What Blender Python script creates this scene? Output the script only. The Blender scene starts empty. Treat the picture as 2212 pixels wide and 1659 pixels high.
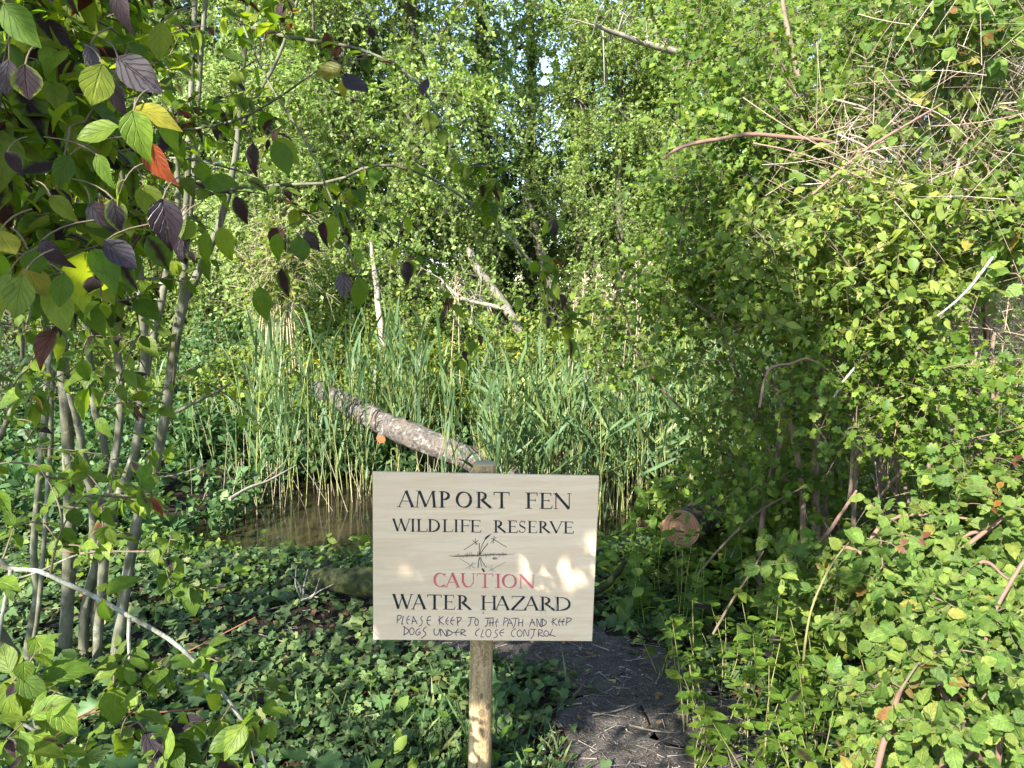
import bpy, math
import numpy as np
R = math.radians
sc = bpy.context.scene
rng = np.random.default_rng(11)

# ------------------------------------------------------------ camera, sky, sun
PITCH = R(7.0); EYE = np.array([0.0, 0.0, 1.75]); FPX = 1662.0
cam_d = bpy.data.cameras.new('camera'); cam = bpy.data.objects.new('camera', cam_d)
sc.collection.objects.link(cam); sc.camera = cam
cam.location = EYE; cam.rotation_euler = (R(90) - PITCH, 0, 0)
cam_d.sensor_width = 36; cam_d.lens = 36 * FPX / 2212; cam_d.clip_start = 0.05; cam_d.clip_end = 2000

SUN = np.array([-0.42, -0.72, 0.55]); SUN /= np.linalg.norm(SUN)       # towards the sun: behind the viewer, on the left
w = bpy.data.worlds.new('World'); sc.world = w; w.use_nodes = True
nt = w.node_tree; bg = nt.nodes['Background']
sky = nt.nodes.new('ShaderNodeTexSky'); sky.sky_type = 'NISHITA'; sky.sun_disc = False
sky.sun_elevation = math.asin(SUN[2]); sky.sun_rotation = math.atan2(SUN[0], SUN[1])
tint = nt.nodes.new('ShaderNodeMix'); tint.data_type = 'RGBA'; tint.blend_type = 'MULTIPLY'; tint.inputs[0].default_value = 1; tint.inputs[7].default_value = (1.14, 1.0, .86, 1)
nt.links.new(sky.outputs[0], tint.inputs[6]); nt.links.new(tint.outputs[2], bg.inputs[0]); bg.inputs[1].default_value = 0.15
sky.air_density = .8; sky.dust_density = 0.1; sky.ozone_density = 2.0
sun_d = bpy.data.lights.new('sun', 'SUN'); sun_d.energy = 4.4; sun_d.angle = R(0.53); sun_d.color = (1, 0.955, 0.86)
sun = bpy.data.objects.new('sun', sun_d); sc.collection.objects.link(sun)
sun.rotation_euler = (math.acos(SUN[2]), 0, math.atan2(SUN[1], SUN[0]) + R(90))
sc.view_settings.view_transform = 'Standard'; sc.view_settings.look = 'None'
sc.view_settings.exposure = 2.1; sc.view_settings.gamma = 1
sc.render.engine = 'CYCLES'
cy = sc.cycles
cy.max_bounces = 7; cy.diffuse_bounces = 4; cy.glossy_bounces = 2; cy.transmission_bounces = 4; cy.transparent_max_bounces = 4
cy.caustics_reflective = False; cy.caustics_refractive = False
try: cy.use_light_tree = False
except Exception: pass

FWD = np.array([0, math.cos(PITCH), -math.sin(PITCH)]); UP = np.array([0, math.sin(PITCH), math.cos(PITCH)])
def at(px, py, Y):
    """point on the ray through a position of the 2212 x 1659 view, at world y = Y"""
    d = np.array([1.0, 0, 0]) * ((px - 1106) / FPX) + UP * (-(py - 829.5) / FPX) + FWD
    return EYE + d * (Y / d[1])
def pxof(P):
    d = np.asarray(P) - EYE
    f = d @ FWD
    return 1106 + FPX * d[..., 0] / f, 829.5 - FPX * (d @ UP) / f, f

# ------------------------------------------------------------ mesh buffers
def nz(v): return v / np.maximum(np.linalg.norm(v, axis=-1, keepdims=True), 1e-9)

class Buf:
    def __init__(s): s.v = []; s.f = []; s.n = 0; s.uv = []; s.sm = []
    def add(s, v, f, uv=None, smooth=True):
        v = np.asarray(v, float).reshape(-1, 3); f = np.asarray(f, np.int64)
        s.v.append(v); s.f.append(f + s.n); s.n += len(v)
        s.uv.append(np.zeros((len(v), 2)) if uv is None else np.asarray(uv, float))
        s.sm.append(np.full(len(f), smooth))
    def box(s, c, h, M=np.eye(3)):
        k = np.array([[x, y, z] for z in (-1, 1) for y in (-1, 1) for x in (-1, 1)], float) * h
        s.add(np.asarray(c) + k @ np.asarray(M).T, [[0, 2, 3, 1], [4, 5, 7, 6], [0, 1, 5, 4], [2, 6, 7, 3], [0, 4, 6, 2], [1, 3, 7, 5]], smooth=False)
    def tube(s, pts, rad, sides=8, cap=True, wob=0.0):
        p = np.asarray(pts, float); n = len(p); r = np.broadcast_to(np.asarray(rad, float), (n,))
        t = nz(np.gradient(p, axis=0)); ref = np.array([0.31, 0.17, 0.93]) if abs(nz(p[-1] - p[0])[2]) < .8 else np.array([0.95, 0.3, 0.05])
        a = nz(np.cross(t, ref)); b = np.cross(t, a)
        ang = np.linspace(0, 2 * np.pi, sides, endpoint=False)
        rr = r[:, None] * (1 + wob * rng.normal(size=(n, sides)))
        ring = p[:, None] + (a[:, None] * np.cos(ang)[None, :, None] + b[:, None] * np.sin(ang)[None, :, None]) * rr[..., None]
        i = np.arange(n - 1)[:, None] * sides; j = np.arange(sides)[None]; j2 = (j + 1) % sides
        q = np.stack([i + j, i + j2, i + sides + j2, i + sides + j], -1).reshape(-1, 4)
        L = np.concatenate([[0], np.cumsum(np.linalg.norm(np.diff(p, axis=0), axis=1))])
        uv = np.stack([np.broadcast_to(ang / 6.2832, (n, sides)), np.broadcast_to(L[:, None], (n, sides))], -1).reshape(-1, 2)
        s.add(ring.reshape(-1, 3), q, uv)
        if cap:
            for e, o in ((0, -1), (n - 1, 1)):
                k = e * sides
                v = np.concatenate([ring[e], p[e][None]]); f = [[x, (x + 1) % sides, sides, sides] for x in range(sides)]
                if o < 0: f = [[q[1], q[0], q[2], q[3]] for q in f]
                s.add(v, np.array(f), np.zeros((sides + 1, 2)))
    def twigs(s, P, r0, r1, sides=3):
        """many thin twigs at once: P (N, m, 3)"""
        N, m, _ = P.shape
        t = nz(P[:, -1] - P[:, 0]); ref = nz(rng.normal(size=(N, 3)))
        a = nz(np.cross(t, ref)); b = np.cross(t, a)
        ang = np.linspace(0, 2 * np.pi, sides, endpoint=False)
        off = a[:, None] * np.cos(ang)[None, :, None] + b[:, None] * np.sin(ang)[None, :, None]
        r = np.linspace(0, 1, m)[None] * (np.reshape(r1, (-1, 1)) - np.reshape(r0, (-1, 1))) + np.reshape(r0, (-1, 1))
        r = np.broadcast_to(r, (N, m))
        ring = P[:, :, None] + off[:, None] * r[:, :, None, None]
        i = (np.arange(N)[:, None, None] * m + np.arange(m - 1)[None, :, None]) * sides; j = np.arange(sides)[None, None]; j2 = (j + 1) % sides
        q = np.stack([i + j, i + j2, i + sides + j2, i + sides + j], -1).reshape(-1, 4)
        s.add(ring.reshape(-1, 3), q)
    def leaves(s, pos, d, nrm, size, T):
        """one leaf shape T at every position; d = from stalk to tip, nrm = its upper side"""
        if isinstance(T, list):
            c = rng.integers(0, len(T), len(pos)); nrm = np.broadcast_to(nrm, pos.shape)
            for i, t in enumerate(T): s.leaves(pos[c == i], d[c == i], nrm[c == i], size[c == i], t)
            return
        if not len(pos): return
        tv, tf, tuv = T
        d = nz(d); x = nz(np.cross(d, nrm)); z = np.cross(x, d)
        v = pos[:, None] + size[:, None, None] * (tv[None, :, :1] * x[:, None] + tv[None, :, 1:2] * d[:, None] + tv[None, :, 2:] * z[:, None])
        f = tf[None] + (np.arange(len(pos)) * len(tv))[:, None, None]
        s.add(v.reshape(-1, 3), f.reshape(-1, 4), np.tile(tuv, (len(pos), 1)))
    def mesh(s, name):
        me = bpy.data.meshes.new(name)
        v = np.concatenate(s.v); f = np.concatenate(s.f); uv = np.concatenate(s.uv); sm = np.concatenate(s.sm)
        tri = f[:, 2] == f[:, 3]
        tot = np.where(tri, 3, 4); start = np.concatenate([[0], np.cumsum(tot)[:-1]])
        keep = np.ones(f.shape, bool); keep[tri, 3] = False
        loops = f[keep]
        me.vertices.add(len(v)); me.vertices.foreach_set('co', v.ravel())
        me.loops.add(len(loops)); me.loops.foreach_set('vertex_index', loops.astype(np.int32))
        me.polygons.add(len(f)); me.polygons.foreach_set('loop_start', start.astype(np.int32)); me.polygons.foreach_set('loop_total', tot.astype(np.int32))
        me.polygons.foreach_set('use_smooth', sm)
        l = me.uv_layers.new(name='UVMap'); l.data.foreach_set('uv', uv[loops].ravel())
        me.update(); me.validate()
        return me
    def build(s, name, mat, parent=None, loc=None):
        me = s.mesh(name); me.materials.append(mat)
        o = bpy.data.objects.new(name, me); sc.collection.objects.link(o)
        if parent is not None: o.parent = parent
        if loc is not None: o.location = loc
        return o

def tag(o, label=None, cat=None, group=None, kind=None):
    if label: o['label'] = label
    if cat: o['category'] = cat
    if group: o['group'] = group
    if kind: o['kind'] = kind
    return o
def empty(name, label, cat, group=None, loc=(0, 0, 0)):
    o = bpy.data.objects.new(name, None); sc.collection.objects.link(o); o.location = loc; o.empty_display_size = .1
    return tag(o, label, cat, group)
def copy_tree(o, parent=None):
    c = o.copy(); sc.collection.objects.link(c)
    if parent is not None: c.parent = parent
    for ch in o.children: copy_tree(ch, c)
    return c

# ------------------------------------------------------------ materials
class N:
    def __init__(s, name):
        s.m = bpy.data.materials.new(name); s.m.use_nodes = True; s.t = s.m.node_tree; s.t.nodes.clear()
        s.out = s.new('ShaderNodeOutputMaterial')
    def new(s, t, **k):
        n = s.t.nodes.new(t)
        for a, b in k.items(): setattr(n, a, b)
        return n
    def put(s, sock, v):
        if isinstance(v, bpy.types.NodeSocket): s.t.links.new(v, sock)
        elif v is not None:
            if sock.type == 'RGBA' and len(v) == 3: v = (*v, 1)
            sock.default_value = v
    def math(s, op, a, b=None, c=None):
        n = s.new('ShaderNodeMath', operation=op)
        s.put(n.inputs[0], a); s.put(n.inputs[1], b)
        if c is not None: s.put(n.inputs[2], c)
        return n.outputs[0]
    def mix(s, f, a, b, mode='MIX'):
        n = s.new('ShaderNodeMix', data_type='RGBA', blend_type=mode)
        s.put(n.inputs[0], f); s.put(n.inputs[6], a); s.put(n.inputs[7], b); return n.outputs[2]
    def ramp(s, f, stops, interp='LINEAR'):
        n = s.new('ShaderNodeValToRGB'); e = n.color_ramp; e.interpolation = interp
        while len(e.elements) < len(stops): e.elements.new(0.5)
        for k, (p, c) in zip(e.elements, stops): k.position = p; k.color = (*c, 1) if len(c) == 3 else c
        s.put(n.inputs[0], f); return n.outputs[0]
    def smooth(s, v, a, b):
        n = s.new('ShaderNodeMapRange', interpolation_type='SMOOTHSTEP'); s.put(n.inputs[0], v)
        n.inputs[1].default_value = a; n.inputs[2].default_value = b; return n.outputs[0]
    def coord(s, which='Object', scale=(1, 1, 1)):
        c = s.new('ShaderNodeTexCoord').outputs[which]
        if scale == (1, 1, 1): return c
        m = s.new('ShaderNodeMapping'); s.put(m.inputs[0], c); m.inputs[3].default_value = scale; return m.outputs[0]
    def noise(s, vec, scale, detail=4, rough=.55, dist=0):
        n = s.new('ShaderNodeTexNoise'); s.put(n.inputs['Vector'], vec); n.inputs['Scale'].default_value = scale
        n.inputs['Detail'].default_value = detail; n.inputs['Roughness'].default_value = rough; n.inputs['Distortion'].default_value = dist
        return n.outputs[0]
    def bump(s, h, strength=.5, dist=.01):
        b = s.new('ShaderNodeBump'); b.inputs['Strength'].default_value = strength; b.inputs['Distance'].default_value = dist
        s.put(b.inputs['Height'], h); return b.outputs[0]
    def pbsdf(s, col, rough=.6, normal=None, spec=.3):
        p = s.new('ShaderNodeBsdfPrincipled'); s.put(p.inputs['Base Color'], col); s.put(p.inputs['Roughness'], rough)
        p.inputs['Specular IOR Level'].default_value = spec
        if normal is not None: s.put(p.inputs['Normal'], normal)
        return p.outputs[0]
    def done(s, shader): s.t.links.new(shader, s.out.inputs[0]); return s.m

def leaf_mat(name, stops, trans=.38, rough=.42, spec=.35, veins=0, purple=0.0, glow=(1.5, 1.6, .6)):
    n = N(name)
    rnd = n.new('ShaderNodeNewGeometry').outputs['Random Per Island']
    col = n.ramp(rnd, stops)
    r2 = n.math('FRACT', n.math('MULTIPLY', rnd, 37.31))
    hsv = n.new('ShaderNodeHueSaturation'); n.put(hsv.inputs['Color'], col)
    n.put(hsv.inputs['Value'], n.math('MULTIPLY_ADD', r2, .6, .72)); col = hsv.outputs[0]
    nrm = None
    tcol = n.mix(1.0, col, (*glow, 1), 'MULTIPLY')
    if veins or purple:
        uv = n.new('ShaderNodeTexCoord').outputs['UV']; sx = n.new('ShaderNodeSeparateXYZ'); n.put(sx.inputs[0], uv)
        u, v = sx.outputs[0], sx.outputs[1]
        side = n.math('ABSOLUTE', n.math('MULTIPLY_ADD', u, 2, -1))
        q = n.math('SUBTRACT', n.math('MULTIPLY', v, 5.0), n.math('MULTIPLY', n.math('POWER', side, .75), 2.6))
        vein = n.math('SUBTRACT', 1, n.smooth(n.math('ABSOLUTE', n.math('SUBTRACT', n.math('FRACT', q), .5)), .03, .14))
        mid = n.math('SUBTRACT', 1, n.smooth(side, .02, .10))
        vein = n.math('MAXIMUM', vein, mid)
        nrm = n.bump(n.math('SUBTRACT', 1, vein), .7, .0025)
        if purple:
            r3 = n.math('FRACT', n.math('MULTIPLY', rnd, 91.7))
            cn = n.noise(n.coord('Object'), 55, 3)
            amt = n.smooth(r3, 1 - purple * 1.35, 1 - purple * .2)
            edge = n.math('ADD', n.math('SUBTRACT', 1, side), n.math('MULTIPLY_ADD', cn, .9, -.45))
            amt = n.math('MULTIPLY', n.smooth(n.math('ADD', edge, n.math('MULTIPLY', amt, 1.05)), .75, 1.35), n.smooth(amt, 0, .35))
            pcol = n.ramp(n.math('FRACT', n.math('MULTIPLY', rnd, 173.3)), [(0, (.028, .020, .028)), (.6, (.040, .026, .034)), (.9, (.075, .035, .025)), (1, (.12, .03, .015))])
            col = n.mix(amt, col, pcol); tcol = n.mix(amt, tcol, n.mix(1, pcol, (1.9, .9, .6), 'MULTIPLY'))
        col = n.mix(n.math('MULTIPLY', vein, .28), col, n.mix(1, col, (1.9, 1.8, 1.7), 'MULTIPLY'))
    if veins:
        mo = n.noise(n.coord('Object'), 70, 4, .65); sp = n.smooth(n.noise(n.coord('Object'), 160, 2), .70, .76)
        col = n.mix(n.smooth(mo, .35, .7), n.mix(1, col, (.72, .74, .75), 'MULTIPLY'), n.mix(1, col, (1.2, 1.15, 1.0), 'MULTIPLY'))
        col = n.mix(n.math('MULTIPLY', sp, .7), col, (.10, .06, .025))
    p = n.pbsdf(col, rough, nrm, spec)
    tr = n.new('ShaderNodeBsdfTranslucent'); n.put(tr.inputs[0], tcol)
    mx = n.new('ShaderNodeMixShader'); mx.inputs[0].default_value = trans
    n.t.links.new(p, mx.inputs[1]); n.t.links.new(tr.outputs[0], mx.inputs[2])
    return n.done(mx.outputs[0])

def bark_mat(name, a, b, scale=30, stretch=.25, lichen=None, bump=.5, c=None):
    n = N(name)
    co = n.coord('Object', (1, 1, stretch))
    f = n.noise(co, scale, 6, .65)
    col = n.mix(n.smooth(f, .3, .7), a, b)
    if c: col = n.mix(n.smooth(n.noise(n.coord('Object'), scale * .25, 3), .5, .65), col, c)
    if lichen:
        col = n.mix(n.smooth(n.noise(n.coord('Object'), 14, 5, .7), .55, .63), col, lichen[0])
        if len(lichen) > 1: col = n.mix(n.smooth(n.noise(n.coord('Object', (1.3, 1.3, 1.3)), 9, 4, .7), .62, .66), col, lichen[1])
    return n.done(n.pbsdf(col, .85, n.bump(f, bump, .01), .2))

def plain(name, col, rough=.8, var=.25, scale=20):
    n = N(name)
    f = n.noise(n.coord('Object'), scale, 4)
    c = n.mix(f, tuple(x * (1 - var) for x in col), tuple(min(1, x * (1 + var)) for x in col))
    return n.done(n.pbsdf(c, rough, None, .25))
def island_mat(name, stops, rough=.8):
    n = N(name); return n.done(n.pbsdf(n.ramp(n.new('ShaderNodeNewGeometry').outputs['Random Per Island'], stops), rough, None, .2))

G = lambda *c: c
M = {}
M['dog'] = leaf_mat('dogwood_leaf', [(0, (.065, .12, .016)), (.5, (.105, .17, .022)), (1, (.19, .23, .03))], .56, .5, .28, veins=1, purple=.26, glow=(2.2, 2.1, .5))
M['dog_low'] = leaf_mat('dogwood_leaf_low', [(0, (.070, .125, .018)), (.5, (.105, .175, .022)), (1, (.15, .21, .028))], .42, .5, .28, veins=1, purple=.13, glow=(1.8, 1.7, .5))
M['dog_sap'] = leaf_mat('sapling_leaf', [(0, (.08, .15, .022)), (.6, (.12, .20, .026)), (1, (.18, .23, .03))], .40, .5, .28, veins=1, purple=.04, glow=(1.7, 1.7, .5))
M['haw'] = leaf_mat('hawthorn_leaf', [(0, (.060, .115, .018)), (.5, (.105, .170, .022)), (1, (.17, .225, .03))], .42, .52, .28)
M['rose'] = leaf_mat('rose_leaf', [(0, (.10, .16, .03)), (.5, (.15, .21, .038)), (1, (.23, .26, .05))], .42, .52, .28)
M['bram'] = leaf_mat('bramble_leaf', [(0, (.075, .14, .03)), (.5, (.12, .19, .04)), (.975, (.185, .235, .05)), (.992, (.24, .18, .04)), (1, (.25, .12, .05))], .40, .55, .25, veins=1)
M['ivy'] = leaf_mat('ivy_leaf', [(0, (.036, .068, .023)), (.5, (.068, .114, .037)), (.9, (.11, .16, .05)), (1, (.17, .165, .06))], .22, .52, .25, glow=(1.4, 1.5, .5))
M['ivytree'] = leaf_mat('trunk_ivy_leaf', [(0, (.035, .070, .012)), (.5, (.08, .13, .024)), (1, (.15, .20, .04))], .25, .45, .3)
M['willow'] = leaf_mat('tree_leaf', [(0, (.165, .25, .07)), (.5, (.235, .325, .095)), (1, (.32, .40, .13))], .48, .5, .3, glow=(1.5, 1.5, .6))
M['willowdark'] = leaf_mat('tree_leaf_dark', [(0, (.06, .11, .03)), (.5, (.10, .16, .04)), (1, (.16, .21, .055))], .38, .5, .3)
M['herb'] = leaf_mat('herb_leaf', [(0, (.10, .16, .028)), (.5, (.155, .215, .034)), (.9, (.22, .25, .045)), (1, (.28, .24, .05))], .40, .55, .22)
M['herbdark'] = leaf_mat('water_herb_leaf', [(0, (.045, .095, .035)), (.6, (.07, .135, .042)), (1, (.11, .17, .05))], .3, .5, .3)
M['reed'] = leaf_mat('reed_leaf', [(0, (.068, .125, .054)), (.5, (.108, .174, .068)), (.85, (.15, .215, .072)), (1, (.22, .25, .065))], .34, .45, .32, glow=(1.5, 1.5, .6))
M['reedstem'] = plain('reed_stem', (.25, .27, .09), .5)
M['drystem'] = island_mat('dry_reed_stem', [(0, (.18, .15, .09)), (.5, (.29, .25, .16)), (1, (.40, .35, .24))])
M['dogbark'] = bark_mat('dogwood_bark', (.085, .085, .055), (.180, .175, .125), 22, .3, lichen=((.19, .19, .15),), c=(.085, .083, .05))
M['lichen'] = bark_mat('lichen_bark', (.19, .19, .15), (.32, .32, .265), 60, .6, lichen=((.38, .39, .34), (.42, .27, .04)), c=(.16, .15, .11))
M['twig'] = plain('twig_bark', (.13, .10, .065))
M['sapstem'] = plain('sapling_stem', (.17, .16, .065))
M['redtwig'] = plain('red_twig', (.22, .10, .05))
M['palecane'] = island_mat('dead_cane', [(0, (.15, .10, .07)), (.4, (.28, .20, .14)), (.75, (.40, .32, .24)), (1, (.50, .43, .34))])
M['cane'] = plain('bramble_cane_bark', (.20, .12, .09))
M['hawbark'] = bark_mat('hawthorn_bark', (.12, .085, .06), (.28, .21, .155), 40, .3)
M['trunk'] = bark_mat('tree_bark', (.05, .042, .03), (.14, .12, .09), 18, .2)
M['deadwood'] = bark_mat('dead_wood', (.17, .145, .11), (.34, .30, .24), 14, .15)
M['logbark'] = bark_mat('log_bark', (.045, .037, .031), (.145, .125, .108), 34, 1.0, lichen=((.23, .215, .19),), bump=1.0, c=(.125, .095, .075))
M['moss'] = bark_mat('mossy_bark', (.012, .012, .008), (.05, .06, .015), 30, 1)

def rings_mat(name, a, b, sc_=60, axis=None):
    n = N(name)
    uv = n.new('ShaderNodeTexCoord').outputs['UV']
    sub = n.new('ShaderNodeVectorMath', operation='SUBTRACT'); n.put(sub.inputs[0], uv); sub.inputs[1].default_value = (.5, .5, 0)
    ln = n.new('ShaderNodeVectorMath', operation='LENGTH'); n.put(ln.inputs[0], sub.outputs[0])
    r = n.math('ADD', ln.outputs['Value'], n.math('MULTIPLY', n.noise(uv, 5, 3), .07))
    s = n.math('MULTIPLY_ADD', n.math('SINE', n.math('MULTIPLY', r, sc_)), .5, .5)
    c = n.mix(s, a, b); c = n.mix(n.math('MULTIPLY', n.noise(uv, 30, 4), .5), c, tuple(x * .55 for x in a))
    return n.done(n.pbsdf(c, .8, n.bump(s, .1, .002), .2))
M['cut'] = rings_mat('sawn_end', (.19, .10, .055), (.29, .17, .095), 75)
M['posttop'] = rings_mat('post_end_grain', (.34, .26, .15), (.60, .49, .31), 62)
M['stub'] = plain('orange_cut_wood', (.36, .13, .05))

# ------------------------------------------------------------ leaf shapes
def leaf_outline(hw, fold=.12, curl=.25, pet=.0, twist=0.0, side=0.0):
    """blade from half widths along its length, folded on the midrib, tip curling down"""
    k = len(hw); v = []; uv = []
    for i, h in enumerate(hw):
        t = i / (k - 1); z = -curl * t * t
        for u in (-1, 0, 1):
            x_, z_ = u * h, abs(u) * h * fold + .04 * u * math.sin(t * 7 + u); a_ = twist * t; v.append((x_ * math.cos(a_) - z_ * math.sin(a_) + side * t * t, t + pet - abs(side) * .3 * t * t, z + x_ * math.sin(a_) + z_ * math.cos(a_))); uv.append((.5 + .5 * u, t))
    f = []
    for i in range(k - 1):
        a = i * 3
        f += [[a, a + 1, a + 4, a + 3], [a + 1, a + 2, a + 5, a + 4]]
    return np.array(v, float), np.array(f), np.array(uv, float)
T_DOG = leaf_outline([.03, .23, .315, .325, .27, .15, .015], .16, .30, .12)
T_DOG2 = leaf_outline([.03, .25, .34, .34, .27, .14, .015], .45, .52, .12)
_d = [.03, .23, .315, .325, .27, .15, .015]
T_DOG = [T_DOG, T_DOG2, leaf_outline(_d, .25, .1, .12, .5, .1), leaf_outline([x * .9 for x in _d], .3, .6, .12, -.6, -.12), leaf_outline([x * 1.08 for x in _d], .05, -.15, .12, .3, -.08), leaf_outline([x * .75 for x in _d], .5, .35, .12, -.3, .15)]
T_OVAL = leaf_outline([.04, .27, .29, .02], .2, .2, .05)
T_NET = leaf_outline([.05, .30, .30, .20, .02], .15, .25, .1)
T_SLIM = leaf_outline([.03, .13, .10, .01], .3, .25)
T_TINY = (np.array([(0, 0, 0), (.33, .5, .07), (0, 1, -.12), (-.33, .5, .07)], float), np.array([[0, 1, 2, 2], [0, 2, 3, 3]]), np.array([(.5, 0), (1, .5), (.5, 1), (0, .5)], float))
def lobed(pts, fold=.12, curl=.18, twist=0.0, wave=0.0):
    pts = np.array(pts, float); c = np.array([0, .42])
    v = [(0, .42, -.02)]; uv = [(.5, .42)]
    for x, y in pts: v.append((x, y, abs(x) * fold - curl * y * y + twist * x * y + wave * math.sin(x * 9 + y * 8))); uv.append((.5 + x, y))
    k = len(pts); f = [[0, 1 + i, 1 + (i + 1) % k, 1 + (i + 1) % k] for i in range(k)]
    return np.array(v), np.array(f), np.array(uv)
_h = [(0, 0), (.05, .20), (.22, .32), (.38, .44), (.34, .54), (.22, .56), (.36, .72), (.29, .84), (.14, .82), (.12, .97), (0, 1.0)]
T_HAW = [lobed(_h + [(-x, y) for x, y in _h[-2:0:-1]], *q) for q in ((.12, .18, 0, 0), (.30, .35, .3, .02), (.05, -.1, -.4, .03), (.2, .5, .1, -.03))]
_i = [(0, .05), (.22, -.02), (.40, .22), (.30, .42), (.36, .62), (.14, .66), (0, 1.0)]
T_IVY = [lobed(_i + [(-x, y) for x, y in _i[-2:0:-1]], *q) for q in ((.12, .18, 0, 0), (.30, .35, .3, .02), (.05, -.1, -.4, .03), (.2, .5, .1, -.03))]
_b = [(0, 0), (.20, .10), (.30, .24), (.36, .30), (.34, .45), (.37, .54), (.27, .68), (.25, .78), (.1, .88), (0, 1.0)]
T_BRAM = [lobed(_b + [(-x, y) for x, y in _b[-2:0:-1]], *q) for q in ((.12, .18, 0, 0), (.30, .35, .3, .02), (.05, -.1, -.4, .03), (.2, .5, .1, -.03))]

def scatter_leaves(buf, S, D, L, k, size, T, droop=.25, up=.75, spread=.9, tmin=.15, face=None, var=.3):
    """k leaves along each twig (start S, direction D, length L)"""
    n = len(S); t = np.linspace(tmin, 1, k)[None] + rng.normal(0, .03, (n, k))
    P = S[:, None] + D[:, None] * (t * L[:, None])[..., None]; P[..., 2] -= droop * L[:, None] * t ** 2
    side = nz(rng.normal(size=(n, k, 3)))
    d = nz(D[:, None] * .55 + side * spread + np.array([0, 0, -.15]))
    nr = rng.normal(size=(n, k, 3)) * .55 + np.array([0, 0, up])
    if face is not None: nr = nr + np.asarray(face)
    sz = size * np.exp(rng.normal(0, var, n * k)); sz = np.clip(sz, size * .4, size * 1.7)
    buf.leaves(P.reshape(-1, 3), d.reshape(-1, 3), nr.reshape(-1, 3), sz, T)
def twig_pts(S, D, L, droop, m=3):
    t = np.linspace(0, 1, m)[None]
    P = S[:, None] + D[:, None] * (t * L[:, None])[..., None]; P[..., 2] -= droop * L[:, None] * t ** 2
    return P
def bez(a, b, c, n=8):
    t = np.linspace(0, 1, n)[:, None]; return (1 - t) ** 2 * a + 2 * t * (1 - t) * b + t * t * c
def spline(P, n=24):
    P = np.asarray(P, float); k = len(P)
    if k < 3: return P[0] + (P[-1] - P[0]) * np.linspace(0, 1, n)[:, None]
    Q = np.vstack([2 * P[0] - P[1], P, 2 * P[-1] - P[-2]]); out = []
    for s in np.linspace(0, k - 1.0001, n):
        i = int(s); t = s - i; p0, p1, p2, p3 = Q[i:i + 4]
        out.append(.5 * (2 * p1 + (p2 - p0) * t + (2 * p0 - 5 * p1 + 4 * p2 - p3) * t * t + (3 * p1 - p0 - 3 * p2 + p3) * t ** 3))
    return np.array(out)
def ball(n, r=1.0):
    return nz(rng.normal(size=(n, 3))) * (rng.random((n, 1)) ** (1 / 2.2)) * r

# ------------------------------------------------------------ ground, water, path
def gz(x, y):
    x = np.asarray(x, float); y = np.asarray(y, float)
    pond = 1 / (1 + np.exp(-(y - 5.55 - .18 * np.sin(x * 1.3)) * 5)) * 1 / (1 + np.exp((y - 8.7 - .35 * np.sin(x * .9 + 1)) * 3.0)) / (1 + np.exp((x - 1.5) * 2.5)) / (1 + np.exp(-(x + 2.75) * 4))
    far = .35 / (1 + np.exp(-(y - 10) * 1.2))
    bump = .03 * np.sin(x * 2.1 + 1) * np.cos(y * 1.7) + .02 * np.sin(x * 5.3) * np.sin(y * 4.1 + 2)
    hill = .9 / (1 + np.exp(-(np.hypot(x, y - 8) - 34) * .25))
    return -.48 * pond + far + bump + hill
def on(px, py):
    """where the ray through a view position meets the ground"""
    d = (px - 1106) / FPX * np.array([1., 0, 0]) - (py - 829.5) / FPX * UP + FWD
    t = 2.5
    for _ in range(40):
        p = EYE + d * t; t += (p[2] - gz(p[0], p[1])) / max(.15, -d[2]) * .8
    return EYE + d * t

n = N('soil')
f1 = n.noise(n.coord('Object'), 14, 6, .7); f2 = n.noise(n.coord('Object'), 90, 4, .7)
c = n.mix(n.smooth(f1, .35, .7), (.020, .015, .011), (.055, .042, .030)); c = n.mix(n.smooth(f2, .52, .68), c, (.10, .08, .06))
M['soil'] = n.done(n.pbsdf(c, .95, n.bump(n.math('ADD', f1, f2), .8, .03), .1))
n = N('path_chips')
f2 = n.noise(n.coord('Object'), 120, 4, .7); f1 = n.noise(n.coord('Object'), 16, 5, .7)
c = n.mix(n.smooth(f1, .35, .7), (.075, .064, .058), (.15, .13, .115)); c = n.mix(n.smooth(f2, .5, .68), c, (.27, .235, .20))
M['path'] = n.done(n.pbsdf(c, .95, n.bump(n.math('ADD', f1, f2), .9, .03), .1))
n = N('pond_water')
wv = n.noise(n.coord('Object', (1, 2.2, 1)), 9, 3, .5)
M['water'] = n.done(n.pbsdf(n.mix(n.smooth(n.noise(n.coord('Object'), 2.2, 5, .6), .45, .65), (.012, .009, .006), (.034, .024, .014)), .06, n.bump(wv, .07, .02), .5))

def grid(name, xs, ys, fz, mat):
    b = Buf(); X, Y = np.meshgrid(xs, ys); Z = fz(X, Y); k = len(xs)
    i, j = np.meshgrid(np.arange(len(ys) - 1), np.arange(k - 1), indexing='ij'); a = i * k + j
    b.add(np.stack([X, Y, Z], -1).reshape(-1, 3), np.stack([a, a + 1, a + k + 1, a + k], -1).reshape(-1, 4))
    return b.build(name, mat)
xs = np.unique(np.concatenate([np.linspace(-400, -12, 24), np.linspace(-12, 12, 161), np.linspace(12, 400, 24)]))
ys = np.unique(np.concatenate([np.linspace(-400, -4, 24), np.linspace(-4, 16, 134), np.linspace(16, 400, 24)]))
tag(grid('ground', xs, ys, gz, M['soil']), kind='structure')
WZ = -.24
tag(grid('water', np.linspace(-9, 3.2, 30), np.linspace(4.9, 10.2, 20), lambda x, y: WZ + 0 * x, M['water']), kind='structure')
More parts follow.
